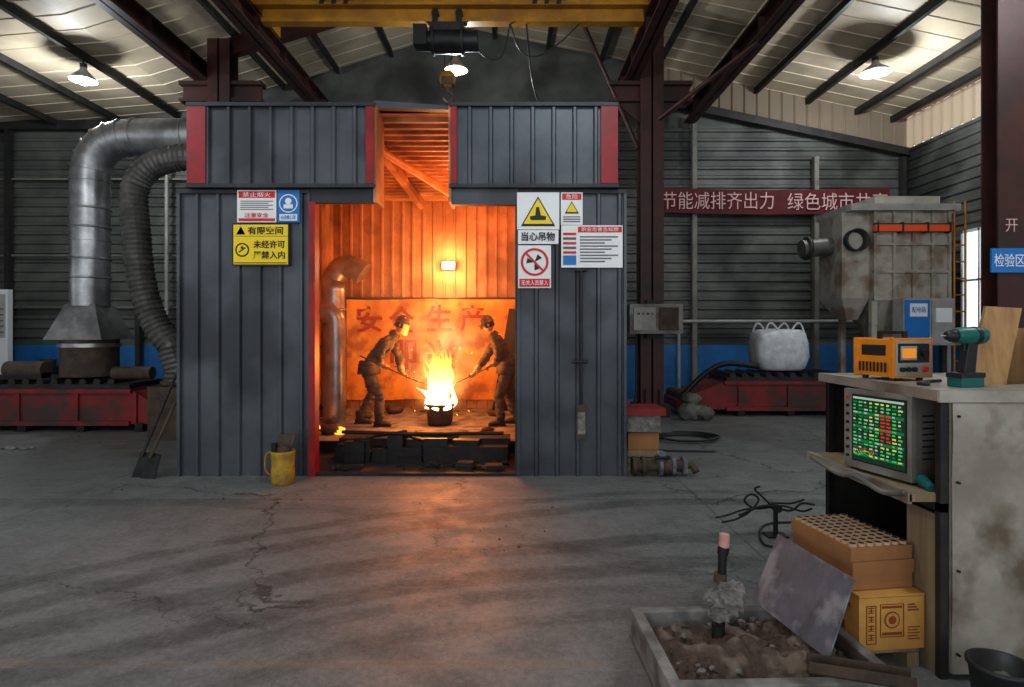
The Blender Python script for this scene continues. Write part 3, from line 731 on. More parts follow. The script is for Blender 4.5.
# ------------------------------------------------------------------ ducts left
def arc(p0, c, p1, n=8):
    p0, c, p1 = Vector(p0), Vector(c), Vector(p1)
    return [(p0 * (1 - t) ** 2 + c * 2 * t * (1 - t) + p1 * t * t) for t in [i / n for i in range(n + 1)]]
b = B(); R = .28
path = [(-2.9, 9.6, 4.02)] + arc((-2.9, 9.6, 4.25), (-2.9, 9.6, 4.66), (-3.35, 9.6, 4.66)) + [Vector((-4.2, 9.6, 4.66)), Vector((-5.2, 9.6, 4.66))] + arc((-6.0, 9.6, 4.66), (-6.75, 9.6, 4.66), (-6.75, 9.6, 3.95), 7) + [Vector((-6.75, 9.6, 3.0)), Vector((-6.75, 9.6, 1.95))]
b.tube(path, R, M_galv, 24)
for i in range(1, len(path) - 1):
    t = (Vector(path[i + 1]) - Vector(path[i - 1])).normalized(); p = Vector(path[i])
    b.tube([p - t * .018, p + t * .018], R + .015, M_galv, 24)
for z in (3.5, 3.2, 2.7, 2.4): b.lathe([(R, -.015), (R + .014, -.015), (R + .014, .015), (R, .015)], (-6.75, 9.6, z), M_galv)
b.hexa([(-7.20, 9.2, 1.42), (-6.30, 9.2, 1.42), (-6.30, 10.0, 1.42), (-7.20, 10.0, 1.42)],
       [(-6.98, 9.37, 1.98), (-6.52, 9.37, 1.98), (-6.52, 9.83, 1.98), (-6.98, 9.83, 1.98)], M_galv)
b.cyl((-6.75, 9.6, .84), (-6.75, 9.6, 1.42), .40, M_rust, n=28)
b.cyl((-6.75, 9.6, 1.30), (-6.75, 9.6, 1.36), .43, M_galv, n=28)
b.done('extraction_duct')
b = B()
p = [Vector((-3.0, 8.8, 4.02))] + arc((-3.0, 8.8, 4.1), (-3.1, 8.8, 4.2), (-3.6, 8.8, 4.16), 5) + arc((-4.4, 8.8, 4.1), (-5.6, 8.8, 4.2), (-5.55, 8.8, 3.4), 10) + arc((-5.5, 8.8, 2.9), (-5.45, 8.8, 1.8), (-5.0, 8.8, 1.35), 10) + [Vector((-4.9, 8.8, 1.0)), Vector((-4.9, 8.8, .75))]
pp = []; rr = []
for i in range(len(p) - 1):
    L_ = (p[i + 1] - p[i]).length; k = max(1, int(L_ / .035))
    for j in range(k): pp.append(p[i].lerp(p[i + 1], j / k)); rr.append(.178 if (len(pp) % 2) else .195)
b.tube(pp, rr, M_flex, 18, smooth=False); b.lathe([(.19, -.03), (.23, -.03), (.23, .03), (.19, .03)], (-4.9, 8.8, .80), M_rust)
b.box(-5.2, -4.6, 8.55, 9.05, 0, .76, M_rust)
b.done('flexible_hose_duct')

# ------------------------------------------------------------------ red machine beds
def bed(x0, x1, y0, y1, zt, taper):
    b = B()
    b.box(x0, x1, y0, y1, .12, zt * .74, M_mred)
    b.box(x0 - .05, x1 + .05, y0 - .06, y1 + .06, zt * .72, zt * .80, M_mred)
    b.box(x0 - .02, x1 + .02, y0 - .05, y1 + .05, .10, .17, M_mred)
    b.box(x0, x1, y0 + .1, y1 - .1, zt * .80, zt * .9, M_black)
    b.box(x0, x1, y0, y0 + .08, zt * .80, zt * .88, M_dark); b.box(x0, x1, y1 - .08, y1, zt * .80, zt * .88, M_dark)
    n = int((x1 - x0) / .22)
    for i in range(n):
        x = x0 + .12 + i * .22; b.cyl((x, y0 + .02, zt * .92), (x, y1 - .02, zt * .92), .055, M_dark, n=10)
    for x in [x0 + .2 + i * .9 for i in range(int((x1 - x0) / .9) + 1)]:
        b.box(x, x + .12, y0 - .03, y1 + .03, 0, .14, M_black)
        b.box(x, x + .03, y0 - .04, y0, .12, zt * .72, M_mred)
    e = x1 if taper > 0 else x0
    b.prism([(e, y0, .12), (e + taper, y0, .12), (e + taper, y0, zt * .35), (e, y0, zt * .8)], (0, y1 - y0, 0), M_mred)
    b.cyl((e + taper * .8, y0 - .05, zt * .4), (e + taper * .8, y1 + .05, zt * .4), .12, M_rust, n=20)
    return b
b = bed(-10.5, -5.9, 9.25, 10.2, .83, .6)
b.cyl((-7.9, 9.4, .95), (-7.3, 9.4, .95), .13, M_rust); b.box(-7.9, -7.3, 9.3, 9.5, .80, .9, M_black)
b.cyl((-6.2, 9.35, .9), (-5.6, 9.35, .9), .1, M_rust)
b.done('roller_conveyor')
b = bed(3.9, 6.2, 10.9, 11.9, .80, -.9)
b.tube(smooth([(3.1, 10.95, .35), (3.5, 10.95, .75), (3.9, 10.95, .95), (4.5, 10.95, .90)]), .05, M_black, 8)
b.done('roller_conveyor')
b = B()
for (x, y, z, r) in ((3.12, 10.5, .15, (.2, .17, .17)), (3.35, 10.45, .12, (.16, .15, .13)), (3.15, 10.5, .36, (.16, .15, .10))):
    b.ball((x, y, z), r, M_tarp, 20, 12, .35, 2.5)
b.done('sand_sacks')
b = B(); b.box(-10.95, -10.42, 12.4, 12.52, 0, 2.4, M_win); b.box(-10.90, -10.47, 12.385, 12.4, 1.4, 2.3, M_lgrey)
for k in range(5): b.box(-10.86, -10.5, 12.375, 12.386, 1.5 + k * .12, 1.53 + k * .12, M_inkg)
b.done('electrical_cabinet')
b = B()
for (x, h, m) in ((-9.7, .8, M_black), (-8.2, .62, M_rust)):
    b.box(x - .25, x + .25, 12.3, 12.8, 0, h, m); b.cyl((x, 12.55, h), (x, 12.55, h + .15), .14, M_dark)
b.done('stored_equipment')

b = B(); N1 = 24; rings = [(.0, .36), (.05, .44), (.25, .48), (.5, .48), (.68, .45), (.74, .38), (.76, .2), (.76, .01)]
vs = []; fs = []
for (h, r) in rings:
    for j in range(N1):
        a = 2 * PI * j / N1; c, s_ = math.cos(a), math.sin(a)
        k = 1 / (abs(c) ** 4 + abs(s_) ** 4) ** .25
        q = r * k * (1 + .10 * noise.noise(Vector((c * 3, s_ * 3, h * 6))))
        vs.append((5.05 + q * c, 11.4 + q * s_ * .85, .81 + h + (.04 * noise.noise(Vector((c * 3, s_ * 3, 1))) if h > .1 else 0)))
for i in range(len(rings) - 1):
    for j in range(N1): fs.append((i * N1 + j, i * N1 + (j + 1) % N1, (i + 1) * N1 + (j + 1) % N1, (i + 1) * N1 + j))
b.geo(vs, fs, M_bag, True)
for sx in (-1, 1):
    for sy in (-1, 1):
        b.tube(arc((5.05 + sx * .36, 11.4 + sy * .3, 1.47), (5.05 + sx * .3, 11.4 + sy * .28, 1.88), (5.05 + sx * .12, 11.4 + sy * .3, 1.54)), .018, M_bag, 8)
b.done('bulk_bag')

# ------------------------------------------------------------------ dust collector
b = B(); x0, x1, ya, yb = 6.55, 7.95, 10.9, 12.0
b.box(x0, x1, ya, yb, 2.1, 3.72, M_coll)
b.box(x0 - .45, x1 + .12, ya - .12, yb + .05, 3.72, 3.84, M_lgrey)
b.box(x0 + .1, x1 - .1, ya + .1, yb - .1, 3.84, 4.02, M_coll)
for x in (x0, x0 + .35, x0 + .7, x0 + 1.05, x1 - .05): b.box(x, x + .05, ya - .05, ya, 2.1, 3.72, M_coll)
for z in (2.1, 2.6, 3.1): b.box(x0, x1, ya - .045, ya, z, z + .05, M_coll)
b.box(x0 - .02, x1 - .05, ya - .14, ya - .05, 3.34, 3.46, M_bar); b.box(x0 - .02, x1 - .05, ya - .145, ya - .05, 3.46, 3.48, M_dark)
for q in (0, .45, .9, 1.3): b.box(x0 + q, x0 + q + .03, ya - .15, ya, 3.32, 3.50, M_dark)
b.hexa([(x0 + .35, ya + .35, 1.35), (x0 + .75, ya + .35, 1.35), (x0 + .75, ya + .75, 1.35), (x0 + .35, ya + .75, 1.35)],
       [(x0, ya, 2.1), (x1, ya, 2.1), (x1, yb, 2.1), (x0, yb, 2.1)], M_coll)
for x in (x0 + .03, x1 - .03):
    for y in (ya + .04, yb - .04): b.box(x - .05, x + .05, y - .05, y + .05, 0, 2.1, M_coll)
b.box(x0 - .5, x0, ya + .1, yb - .2, 2.15, 3.72, M_coll)
b.hexa([(x0 - .3, ya + .3, 1.75), (x0 - .1, ya + .3, 1.75), (x0 - .1, ya + .6, 1.75), (x0 - .3, ya + .6, 1.75)], [(x0 - .5, ya + .1, 2.15), (x0, ya + .1, 2.15), (x0, yb - .2, 2.15), (x0 - .5, yb - .2, 2.15)], M_coll)
b.lathe([(.001, .02), (.16, .02), (.2, 0), (.21, -.14), (.18, -.14), (.16, .0)], (x0 - .28, ya + .1, 3.2), M_dark, axis='Y')
b.tube([(x0 - .5, 11.4, 3.15), (x0 - 1.05, 11.4, 3.10)], .17, M_flex, 20); b.lathe([(.16, -.03), (.22, -.03), (.22, .03), (.16, .03)], (x0 - .95, 11.4, 3.11), M_dark, axis='X')
for x in (x1 + .05, x1 + .25): b.cyl((x, ya - .05, .1), (x, ya - .05, 3.9), .02, M_yellow, n=6)
for i in range(11): b.cyl((x1 + .05, ya - .05, .4 + i * .3), (x1 + .25, ya - .05, .4 + i * .3), .015, M_yellow, n=6)
b.done('dust_collector')
b = B(); b.box(6.85, 7.75, 10.5, 10.8, 1.3, 2.12, M_lgrey); b.box(6.87, 7.3, 10.48, 10.5, 1.33, 2.09, M_signb); b.box(6.95, 7.25, 10.465, 10.48, 1.8, 2.03, M_white)
b.box(7.34, 7.73, 10.48, 10.5, 1.33, 2.09, M_lgrey); b.box(7.4, 7.68, 10.465, 10.48, 1.7, 1.95, M_white)
for x in (6.95, 7.65): b.box(x - .04, x + .04, 10.6, 10.7, 0, 1.3, M_dark)
s = b.done('control_panel'); text('配电箱', (7.1, 10.462, 1.92), .24, .1, M_signb, s)

b = B(); b.box(2.05, 2.98, 10.45, 10.78, 1.50, 2.02, M_grey); b.box(2.12, 2.5, 10.43, 10.45, 1.56, 1.96, M_lgrey); b.box(2.56, 2.9, 10.43, 10.45, 1.56, 1.96, M_rust)
b.box(2.4, 2.66, 10.7, 10.80, 1.42, 2.1, M_dark); b.tube([(2.2, 10.6, 1.5), (2.2, 10.6, .5), (2.1, 10.5, .05)], .02, M_blackp, 8)
for k in range(4): b.cyl((2.2 + k * .08, 10.43, 1.85), (2.2 + k * .08, 10.415, 1.85), .02, M_signr if k % 2 else M_ink, n=10)
b.done('switch_box')

# ------------------------------------------------------------------ things round the booth
b = B(); X = .74
b.cyl((X, 6.42, .75), (X, 6.42, 2.22), .016, M_dark, n=10)
b.cyl((X - .09, 6.42, 1.24), (X + .07, 6.42, 1.24), .018, M_dark, n=8)
b.cyl((X - .06, 6.42, 2.22), (X + .06, 6.42, 2.22), .018, M_dark, n=8)
b.prism([(X - .05, 6.40, .78), (X + .05, 6.40, .78), (X + .055, 6.38, .44), (X, 6.375, .40), (X - .055, 6.38, .44)], (0, .012, 0), M_rust)
b.prism([(X - .038, 6.398, .74), (X + .038, 6.398, .74), (X + .042, 6.376, .47), (X - .042, 6.376, .47)], (0, .002, 0), M_clay)
b.cyl((X + .06, 6.46, 1.24), (X + .06, 6.40, 1.24), .012, M_dark, n=6)
b.done('skimming_spade')
b = B()
for (xa, ya_, xb, yb_, z, m) in ((-3.98, 6.45, -3.66, 6.58, 1.15, M_dark), (-3.86, 6.40, -3.63, 6.52, .85, M_rust)):
    b.tube([(xa, ya_, .22), (xb, yb_, z)], .017, m, 8)
    b.prism([(xa - .10, ya_ - .02, .0), (xa + .07, ya_ - .04, .0), (xa + .10, ya_ + .02, .24), (xa - .03, ya_ + .04, .27)], (.0, .012, 0), M_black)
b.done('shovel')
b = B(); x, y = -2.36, 6.18
b.lathe([(.001, .0), (.110, .0), (.115, .02), (.118, .15), (.112, .17), (.120, .30), (.125, .34), (.112, .34), (.108, .28), (.001, .27)], (x, y, 0), M_ybuck, 24)
b.tube(smooth([(x - .11, y, .33), (x - .17, y, .30), (x - .185, y, .20), (x - .17, y, .12), (x - .11, y, .08)]), .009, M_ybuck, 8)
b.prism([(x - .07, y, .25), (x + .05, y, .25), (x + .12, y + .05, .50), (x - .06, y + .05, .50)], (0, .02, 0), M_rust)
b.box(x - .10, x - .05, y - .06, y - .01, .25, .42, M_black); b.ball((x + .02, y - .04, .34), (.07, .05, .06), M_rust, 12, 8, .4)
b.done('yellow_pail')
b = B(); b.box(1.30, 1.66, 6.75, 7.1, 0, .22, M_ply); b.box(1.31, 1.66, 6.77, 7.1, .225, .42, M_card); b.box(1.29, 1.67, 6.73, 7.1, .43, .62, M_clay)
b.box(1.27, 1.72, 6.7, 7.15, .62, .70, M_mred)
for q in (.07, .14): b.box(1.30, 1.66, 6.744, 6.75, q, q + .01, M_dark)
b.done('brick_stack', bev=.008)
b = B(); z = .11
b.cyl((1.32, 6.5, z), (1.85, 6.5, z), .065, M_rust)
for x, r in ((1.32, .1), (1.42, .1), (1.60, .11), (1.74, .1), (1.86, .1)): b.cyl((x - .018, 6.5, z), (x + .018, 6.5, z), r, M_plate if x > 1.5 else M_rust, n=18)
b.cyl((1.6, 6.5, z), (1.6, 6.42, z + .15), .05, M_plate); b.cyl((1.52, 6.40, z + .11), (1.68, 6.40, z + .11), .02, M_dark)
b.ball((1.68, 6.5, z), (.11, .10, .10), M_rust, 14, 10, .2, 3); b.tube([(1.87, 6.5, .1), (1.95, 6.5, .12), (1.98, 6.45, .05)], .04, M_rust)
b.done('pipe_valve')
b = B()
pts = []
for i in range(60):
    a = i * .35; r = .25 + .002 * i; pts.append((2.5 + r * 1.3 * math.cos(a), 8.6 + r * math.sin(a), .02 + .0006 * i))
b.tube(pts, .012, M_blackp, 8)
b.tube(smooth([(2.1, 8.5, .015), (1.7, 8.2, .015), (1.9, 7.8, .015), (2.6, 7.7, .015)]), .012, M_blackp, 8)
b.done('rubber_hose_coil')

# ------------------------------------------------------------------ right foreground cabinet
CX0, CX1, CY0, CY1, CZ = 1.95, 2.75, 2.73, 3.73, 1.32
b = B()
b.box(CX0 - .03, CX1, CY0 - .03, CY1 + .02, CZ - .02, CZ, M_sheet); b.box(CX0 - .03, CX1, CY0 - .035, CY0 - .02, CZ - .055, CZ, M_sheet)
b.box(CX0 - .035, CX0 - .025, CY0 - .03, CY1 + .02, CZ - .05, CZ, M_sheet)
for (x, y) in ((CX0, CY0), (CX0, CY1 - .04), (CX1 - .04, CY0), (CX1 - .04, CY1 - .04)):
    b.box(x, x + .035, y, y + .035, 0, CZ - .02, M_black if y > 3 else M_dark)
vs = []; fs = []
for i in range(13):
    for j in range(17):
        x = CX0 + .045 + (CX1 - CX0 - .045) * i / 12; z = .03 + (CZ - .09) * j / 16
        vs.append((x, CY0 - .012 - .016 * noise.noise(Vector((x * 3, 0, z * 3))), z))
for i in range(12):
    for j in range(16): a = i * 17 + j; fs.append((a, a + 17, a + 18, a + 1))
b.geo(vs, fs, M_sheet, True)
b.box(CX0 + .04, CX1, CY0 - .002, CY0 + .004, .03, CZ - .06, M_sheet)
for z in (.12, .5, .9, 1.2): b.cyl((CX0 + .07, CY0 - .025, z), (CX0 + .07, CY0, z), .006, M_dark, n=8)
b.box(CX0, CX1, CY1 - .012, CY1, 0, CZ - .02, M_dark); b.box(CX1 - .01, CX1, CY0, CY1, 0, CZ, M_dark)
b.box(CX0 - .12, CX1 - .05, CY0 + .03, CY1 - .03, .80, .835, M_ply); b.box(CX0 - .13, CX0 - .11, CY0 + .03, CY1 - .03, .79, .84, M_sheet)
b.box(CX0, CX1 - .05, CY0, CY1, .76, .80, M_dark)
b.box(CX0 + .36, CX1, CY0 + .02, CY1, 0.0, .05, M_dark)
b.box(CX0 + .005, CX0 + .02, CY0 + .035, CY0 + .24, 0, .74, M_ply)
b.tube(smooth([(CX0 - .13, CY0 + .05, .84), (CX0 - .14, CY0 + .2, .80), (CX0 - .14, CY0 + .42, .82), (CX0 - .13, CY0 + .62, .79), (CX0 - .135, CY0 + .9, .82)]), .014, M_tarp, 8)
b.done('steel_workbench')

def rotz(o, a): return Matrix.Translation(Vector(o)) @ Matrix.Rotation(a, 4, 'Z')
mo = (2.02, 3.13, .837); ang = math.radians(15)
b = B(); b.M = rotz(mo, ang)
b.box(-.13, .13, -.20, .20, .02, .43, M_grey)
b.box(-.15, -.12, -.205, .205, .015, .435, M_grey)
b.box(.13, .20, -.16, .16, .06, .38, M_dark)
b.box(-.153, -.149, -.18, .15, .055, .41, M_blackp)
for k in range(8): b.cyl((-.15, .178, .39 - k * .045), (-.16, .178, .39 - k * .045), .008, M_dark if k else M_signr, n=10)
for k in range(8): b.box(-.08, .10, -.202, -.199, .12 + k * .03, .128 + k * .03, M_blackp)
for (x, y) in ((-.1, -.17), (-.1, .17), (.1, -.17), (.1, .17)): b.box(x - .02, x + .02, y - .02, y + .02, -.002, .02, M_black)
scr_bg = emis('screen_background', (.03, .08, .05), .5); g1 = emis('screen_green', (.12, .85, .2), .6); g2 = emis('screen_yellow', (.9, .85, .2), .7); g3 = emis('screen_red', (.9, .05, .03), .75); g4 = emis('screen_white', (.6, .8, .65), .6); g5 = emis('screen_darkgreen', (.03, .32, .10), .5)
b.box(-.156, -.152, -.172, .142, .062, .402, scr_bg)
rr_ = random.Random(5)
for r in range(16):
    z1 = .376 - r * .0183
    if r % 4 == 3: b.box(-.157, -.1552, -.168, .138, z1 - .014, z1 + .001, g5)
    for c in range(9):
        y1 = .136 - c * .0342
        m = g3 if (c in (5, 6) and 2 < r < 11) else rr_.choice([g1, g1, g5, g1, g2, g4, g2]) if c > 2 else rr_.choice([g1, g4, g5, g1])
        w = rr_.uniform(.012, .029); kk = 3
        for q in range(kk): b.box(-.158, -.1555, y1 - w * (q + .8) / kk, y1 - w * q / kk, z1 - rr_.uniform(.007, .010), z1, m)
for tr in range(3):
    y = .136; z = .10 + tr * .012
    for q in range(24):
        z2 = .095 + tr * .014 + rr_.uniform(-.012, .012); b.prism([(-.158, y, z), (-.158, y, z + .003), (-.158, y - .0055, z2 + .003), (-.158, y - .0055, z2)], (.001, 0, 0), (g1, g2, g3)[tr]); z = z2; y -= .0055
b.box(-.158, -.1555, -.168, .138, .387, .398, g4)
b.done('crt_monitor', bev=.004)

b = B(); b.M = rotz((2.09, 3.30, CZ), math.radians(14)) @ Matrix.Scale(.88, 4)
b.box(-.14, .14, -.14, .14, .025, .25, M_mach)
b.box(-.148, .148, -.148, -.120, .018, .258, M_mach); b.box(-.148, .148, .120, .148, .018, .258, M_mach)
b.box(-.130, .130, -.152, -.146, .03, .24, M_lgrey)
b.box(-.115, .115, -.155, -.150, .11, .225, M_dark); b.box(-.10, .02, -.159, -.154, .125, .21, M_lgrey); b.box(-.09, .01, -.162, -.158, .138, .197, emis('amber_display', (1, .40, .06), .7))
for k in range(3): b.cyl((-.09 + k * .045, -.15, .07), (-.09 + k * .045, -.170, .07), .014, M_blackp, n=12)
b.cyl((.07, -.15, .17), (.07, -.175, .17), .024, M_blackp, n=16); b.cyl((.08, -.15, .07), (.08, -.170, .07), .016, M_signr, n=12)
for k in range(8): b.box(-.1506, -.147, -.10 + k * .027, -.087 + k * .027, .05, .11, M_ink)
b.box(-.1416, -.138, -.09, .09, .15, .215, M_dark)
for y in (-.09, .09): b.box(-.012, .012, y - .012, y + .012, .25, .29, M_blackp)
b.box(-.014, .014, -.10, .10, .282, .300, M_blackp)
for x in (-.1, .1):
    for y in (-.1, .1): b.cyl((x, y, .0), (x, y, .026), .018, M_blackp, n=10)
b.done('battery_charger', bev=.008)
b = B(); b.M = rotz((2.165, 2.86, CZ), math.radians(192)) @ Matrix.Scale(1.12, 4)
b.box(-.055, .06, -.036, .036, 0, .045, M_teal); b.box(-.06, .065, -.038, .038, .04, .062, M_blackp)
b.hexa([(-.03, -.018, .06), (.03, -.018, .06), (.03, .018, .06), (-.03, .018, .06)], [(-.045, -.018, .19), (.005, -.018, .19), (.005, .018, .19), (-.045, .018, .19)], M_blackp)
b.tube([(-.095, 0, .215), (-.085, 0, .217), (.02, 0, .217), (.06, 0, .217)], [.022, .036, .038, .030], M_teal, 16)
b.tube([(-.05, 0, .217), (-.03, 0, .217)], .0395, M_blackp, 16)
b.tube([(.06, 0, .217), (.08, 0, .217), (.10, 0, .217), (.105, 0, .217)], [.026, .026, .018, .010], M_blackp, 14)
b.cyl((.10, 0, .217), (.13, 0, .217), .004, M_plate, n=8); b.box(.005, .018, -.008, .008, .15, .19, M_blackp)
b.done('cordless_drill', bev=.004)
b = B()
b.prism([(2.24, 2.95, CZ), (2.43, 2.95, CZ), (2.56, 3.01, 1.70), (2.38, 3.01, 1.71)], (.01, .03, 0), M_wood)
b.prism([(2.44, 2.84, CZ), (2.64, 2.84, CZ), (2.72, 2.90, 1.60), (2.57, 2.90, 1.60)], (.01, .03, 0), M_ply)
b.hexa([(2.40, 3.03, CZ), (2.6, 3.03, CZ), (2.6, 3.1, CZ), (2.40, 3.1, CZ)], [(2.52, 3.045, 1.60), (2.62, 3.045, 1.60), (2.62, 3.08, 1.60), (2.52, 3.08, 1.60)], M_wood)
b.done('timber_wedge')
b = B()
b.tube(smooth([(1.98, 2.93, CZ + .010), (2.0, 2.89, CZ + .010), (2.03, 2.93, CZ + .010), (2.07, 2.99, CZ + .010), (2.12, 3.05, CZ + .010), (2.2, 3.08, CZ + .010)]), .008, M_blackp, 8)
b.done('power_cable')
b = B(); b.tube([(1.96, 2.80, .85), (1.97, 2.88, .87), (1.98, 2.95, .86)], [.02, .03, .015], M_teal, 10); b.done('work_glove')

ca = math.radians(9)
b = B(); b.M = rotz((1.61, 2.85, 0), ca)
for k, (z0, z1) in enumerate(((.352, .418), (.420, .486), (.488, .552))):
    o = .006 * (k % 2)
    b.box(0 + o, .33 + o, -o, .46 - o, z0, z1, M_card)
    b.box(-.001 + o, .331 + o, -.001 - o, .461 - o, (z0 + z1) / 2 - .002, (z0 + z1) / 2, M_card)
for i in range(7):
    for j in range(10):
        x, y = .03 + i * .045, .028 + j * .045
        b.cyl((x, y, .55), (x, y, .566), .019, M_tube, n=12)
        b.geo([(x + .015 * math.cos(2 * PI * q / 10), y + .015 * math.sin(2 * PI * q / 10), .5665) for q in range(10)], [tuple(range(10))], M_hole)
b.done('carton_stack')
b = B(); b.M = rotz((1.62, 2.80, 0), math.radians(6))
b.box(0, .33, 0, .36, .09, .348, M_card2)
b.box(-.001, .331, -.001, .361, .335, .339, M_card)
def outline(x0, x1, z0, z1, w=.003):
    b.box(x0, x1, -.003, 0, z1 - w, z1, M_cardd); b.box(x0, x1, -.003, 0, z0, z0 + w, M_cardd); b.box(x0, x0 + w, -.003, 0, z0, z1, M_cardd); b.box(x1 - w, x1, -.003, 0, z0, z1, M_cardd)
outline(.035, .085, .12, .30); outline(.105, .225, .15, .305)
for k in range(4):
    z = .265 - k * .042
    for (x0, x1, za, zb) in ((.045, .075, .022, .026), (.045, .075, .010, .013), (.058, .062, .0, .028), (.045, .075, .0, .003)): b.box(x0, x1, -.003, 0, z + za, z + zb, M_cardd)
for k in range(5): b.box(.245, .305 - .012 * (k % 2), -.003, 0, .135 + k * .014, .139 + k * .014, M_cardd)
for k in range(3): b.box(.245, .30 - .01 * k, -.003, 0, .27 + k * .013, .276 + k * .013, M_cardd)
b.box(.115, .215, -.003, 0, .160, .172, M_cardd); b.box(.115, .215, -.003, 0, .285, .295, M_cardd)
n = 20
for (r, m, yy) in ((.040, M_cardd, -.002), (.033, M_card2, -.003), (.02, M_cardd, -.004)):
    b.geo([(.165 + r * math.cos(2 * PI * i / n), yy, .23 + r * math.sin(2 * PI * i / n)) for i in range(n)], [tuple(range(n))], m)
for (y0_, y1_, z0, z1) in ((.06, .3, .27, .29), (.1, .26, .22, .25), (.1, .26, .15, .19)): b.box(-.003, 0, y0_, y1_, z0, z1, M_cardd)
b.done('printed_carton')
b = B(); b.M = rotz((1.63, 2.80, 0), math.radians(6))
for y in (.02, .16, .30): b.box(0, .31, y, y + .07, .065, .088, M_ply)
for x in (.01, .24): b.box(x, x + .06, 0.01, .44, 0, .065, M_ply)
b.box(.0, .28, .37, .45, .065, .35, M_ply)
b.done('wooden_pallet')

b = B(); b.prism([(1.28, 3.2, .152), (1.38, 2.62, .152), (1.54, 2.70, .47), (1.45, 3.27, .48)], (.006, 0, -.003), M_plate); b.done('leaning_steel_plate')
b = B(); b.M = rotz((1.42, 2.50, .15), math.radians(-18))
b.box(-.17, .22, -.04, .04, 0, .006, M_rust); b.box(-.17, .22, -.04, -.034, 0, .05, M_rust); b.box(-.17, .22, .034, .04, 0, .05, M_rust)
b.done('steel_channel')

b = B(); TA = math.radians(2); b.M = rotz((.64, 2.42, 0), TA)
W, D, t = .98, .70, .055
b.box(0, W, 0, t, 0, .15, M_conc); b.box(0, W, D - t, D, 0, .15, M_conc); b.box(0, t, t, D - t, 0, .15, M_conc); b.box(W - t, W, t, D - t, 0, .15, M_conc)
b.box(t, W - t, t, D - t, 0, .03, M_conc)
tray = b.done('sand_trough', bev=.006)
b = B(); b.M = rotz((.64, 2.42, 0), TA); vs = []; fs = []; nx, ny = 60, 44
for i in range(nx + 1):
    for j in range(ny + 1):
        x = t + (W - 2 * t) * i / nx; y = t + (D - 2 * t) * j / ny
        z = .10 + .05 * noise.noise(Vector((x * 5, y * 5, 1))) + .04 * noise.noise(Vector((x * 16, y * 16, 4))) + .05 * math.exp(-((x - .40) ** 2 + (y - .40) ** 2) / .02)
        e = min(x - t, W - t - x, y - t, D - t - y); z = .07 + (z - .07) * min(1, e / .06)
        vs.append((x, y, z))
for i in range(nx):
    for j in range(ny): a = i * (ny + 1) + j; fs.append((a, a + ny + 1, a + ny + 2, a + 1))
b.geo(vs, fs, M_sand, True)
for i in range(110):
    x, y = random.uniform(.08, .9), random.uniform(.08, .62); s_ = random.uniform(.005, .022)
    b.ball((x, y, .112 + s_ * .2), (s_, s_ * .8, s_ * .7), M_sand if i % 4 else M_clay, 8, 6, .5, 3, False)
b.done('casting_sand', parent=tray)
b = B(); x, y = .985, 2.84
b.cyl((x, y, .08), (x + .012, y, .545), .020, M_black, n=16)
b.cyl((x, y, .40), (x + .002, y, .44), .030, M_rust, n=16)
b.cyl((x + .012, y, .53), (x + .018, y, .565), .026, M_black, n=16); b.cyl((x + .018, y, .565), (x + .021, y, .625), .024, mat('fired_tip', (.62, .36, .30), (.5, .27, .22), 20, .8), n=16)
for (dx, dy, z, r) in ((.02, -.02, .31, .070), (.06, -.02, .37, .045), (-.01, -.02, .27, .055), (.07, -.01, .30, .045), (-.035, 0, .32, .045), (.05, 0, .25, .03), (.01, -.03, .38, .035), (.08, 0, .33, .03)):
    b.ball((x + dx, y + dy, z), (r, r * .8, r * .85), M_clay, 26, 16, .5, 3, False)
b.cyl((x - .01, y, .06), (x - .01, y, .20), .030, M_black, n=14)
b.done('clay_stopper_rod')

b = B(); x, y = 2.03, 4.62
b.cyl((x, y, 0), (x, y, .25), .018, M_black, n=10); b.box(x - .08, x + .08, y - .06, y + .06, 0, .012, M_black)
b.tube(smooth([(x - .46, y, .14), (x - .36, y + .03, .15), (x - .25, y, .20), (x - .12, y, .22), (x, y, .25), (x + .12, y, .25), (x + .22, y, .28)]), .008, M_black, 8)
b.tube(smooth([(x - .42, y - .02, .11), (x - .30, y, .13), (x - .2, y - .02, .20), (x - .13, y, .28), (x - .19, y, .32), (x - .24, y, .27), (x - .15, y, .21), (x + .05, y, .23), (x + .2, y, .19), (x + .28, y, .21)]), .008, M_black, 8)
b.tube(smooth([(x - .05, y, .25), (x - .1, y, .30), (x - .16, y, .36), (x - .12, y, .38)]), .008, M_black, 8)
b.tube(smooth([(x - .3, y - .04, .17), (x - .1, y - .03, .24), (x + .10, y - .02, .20), (x + .2, y, .25), (x + .3, y, .24)]), .009, M_black, 8)
b.cyl((x + .0, y - .05, .22), (x + .0, y + .05, .22), .03, M_dark, n=14)
b.done('casting_tongs')
b = B()
b.tube(smooth([(2.0, 4.35, .012), (1.85, 4.42, .012), (2.05, 4.85, .012), (2.5, 4.95, .012), (3.0, 5.2, .012)]), .009, M_blackp, 8)
b.done('floor_cable')
b = B(); b.lathe([(.001, 0), (.09, 0), (.11, .19), (.12, .20), (.12, .215), (.105, .215), (.09, .1), (.001, .06)], (2.02, 2.48, 0), M_blackp, 28)
for (dx, dy) in ((.03, .02), (-.04, -.02), (.02, -.05)): b.ball((2.02 + dx, 2.48 + dy, .12), .045, M_tarp, 12, 8, .5)
b.done('waste_bin')

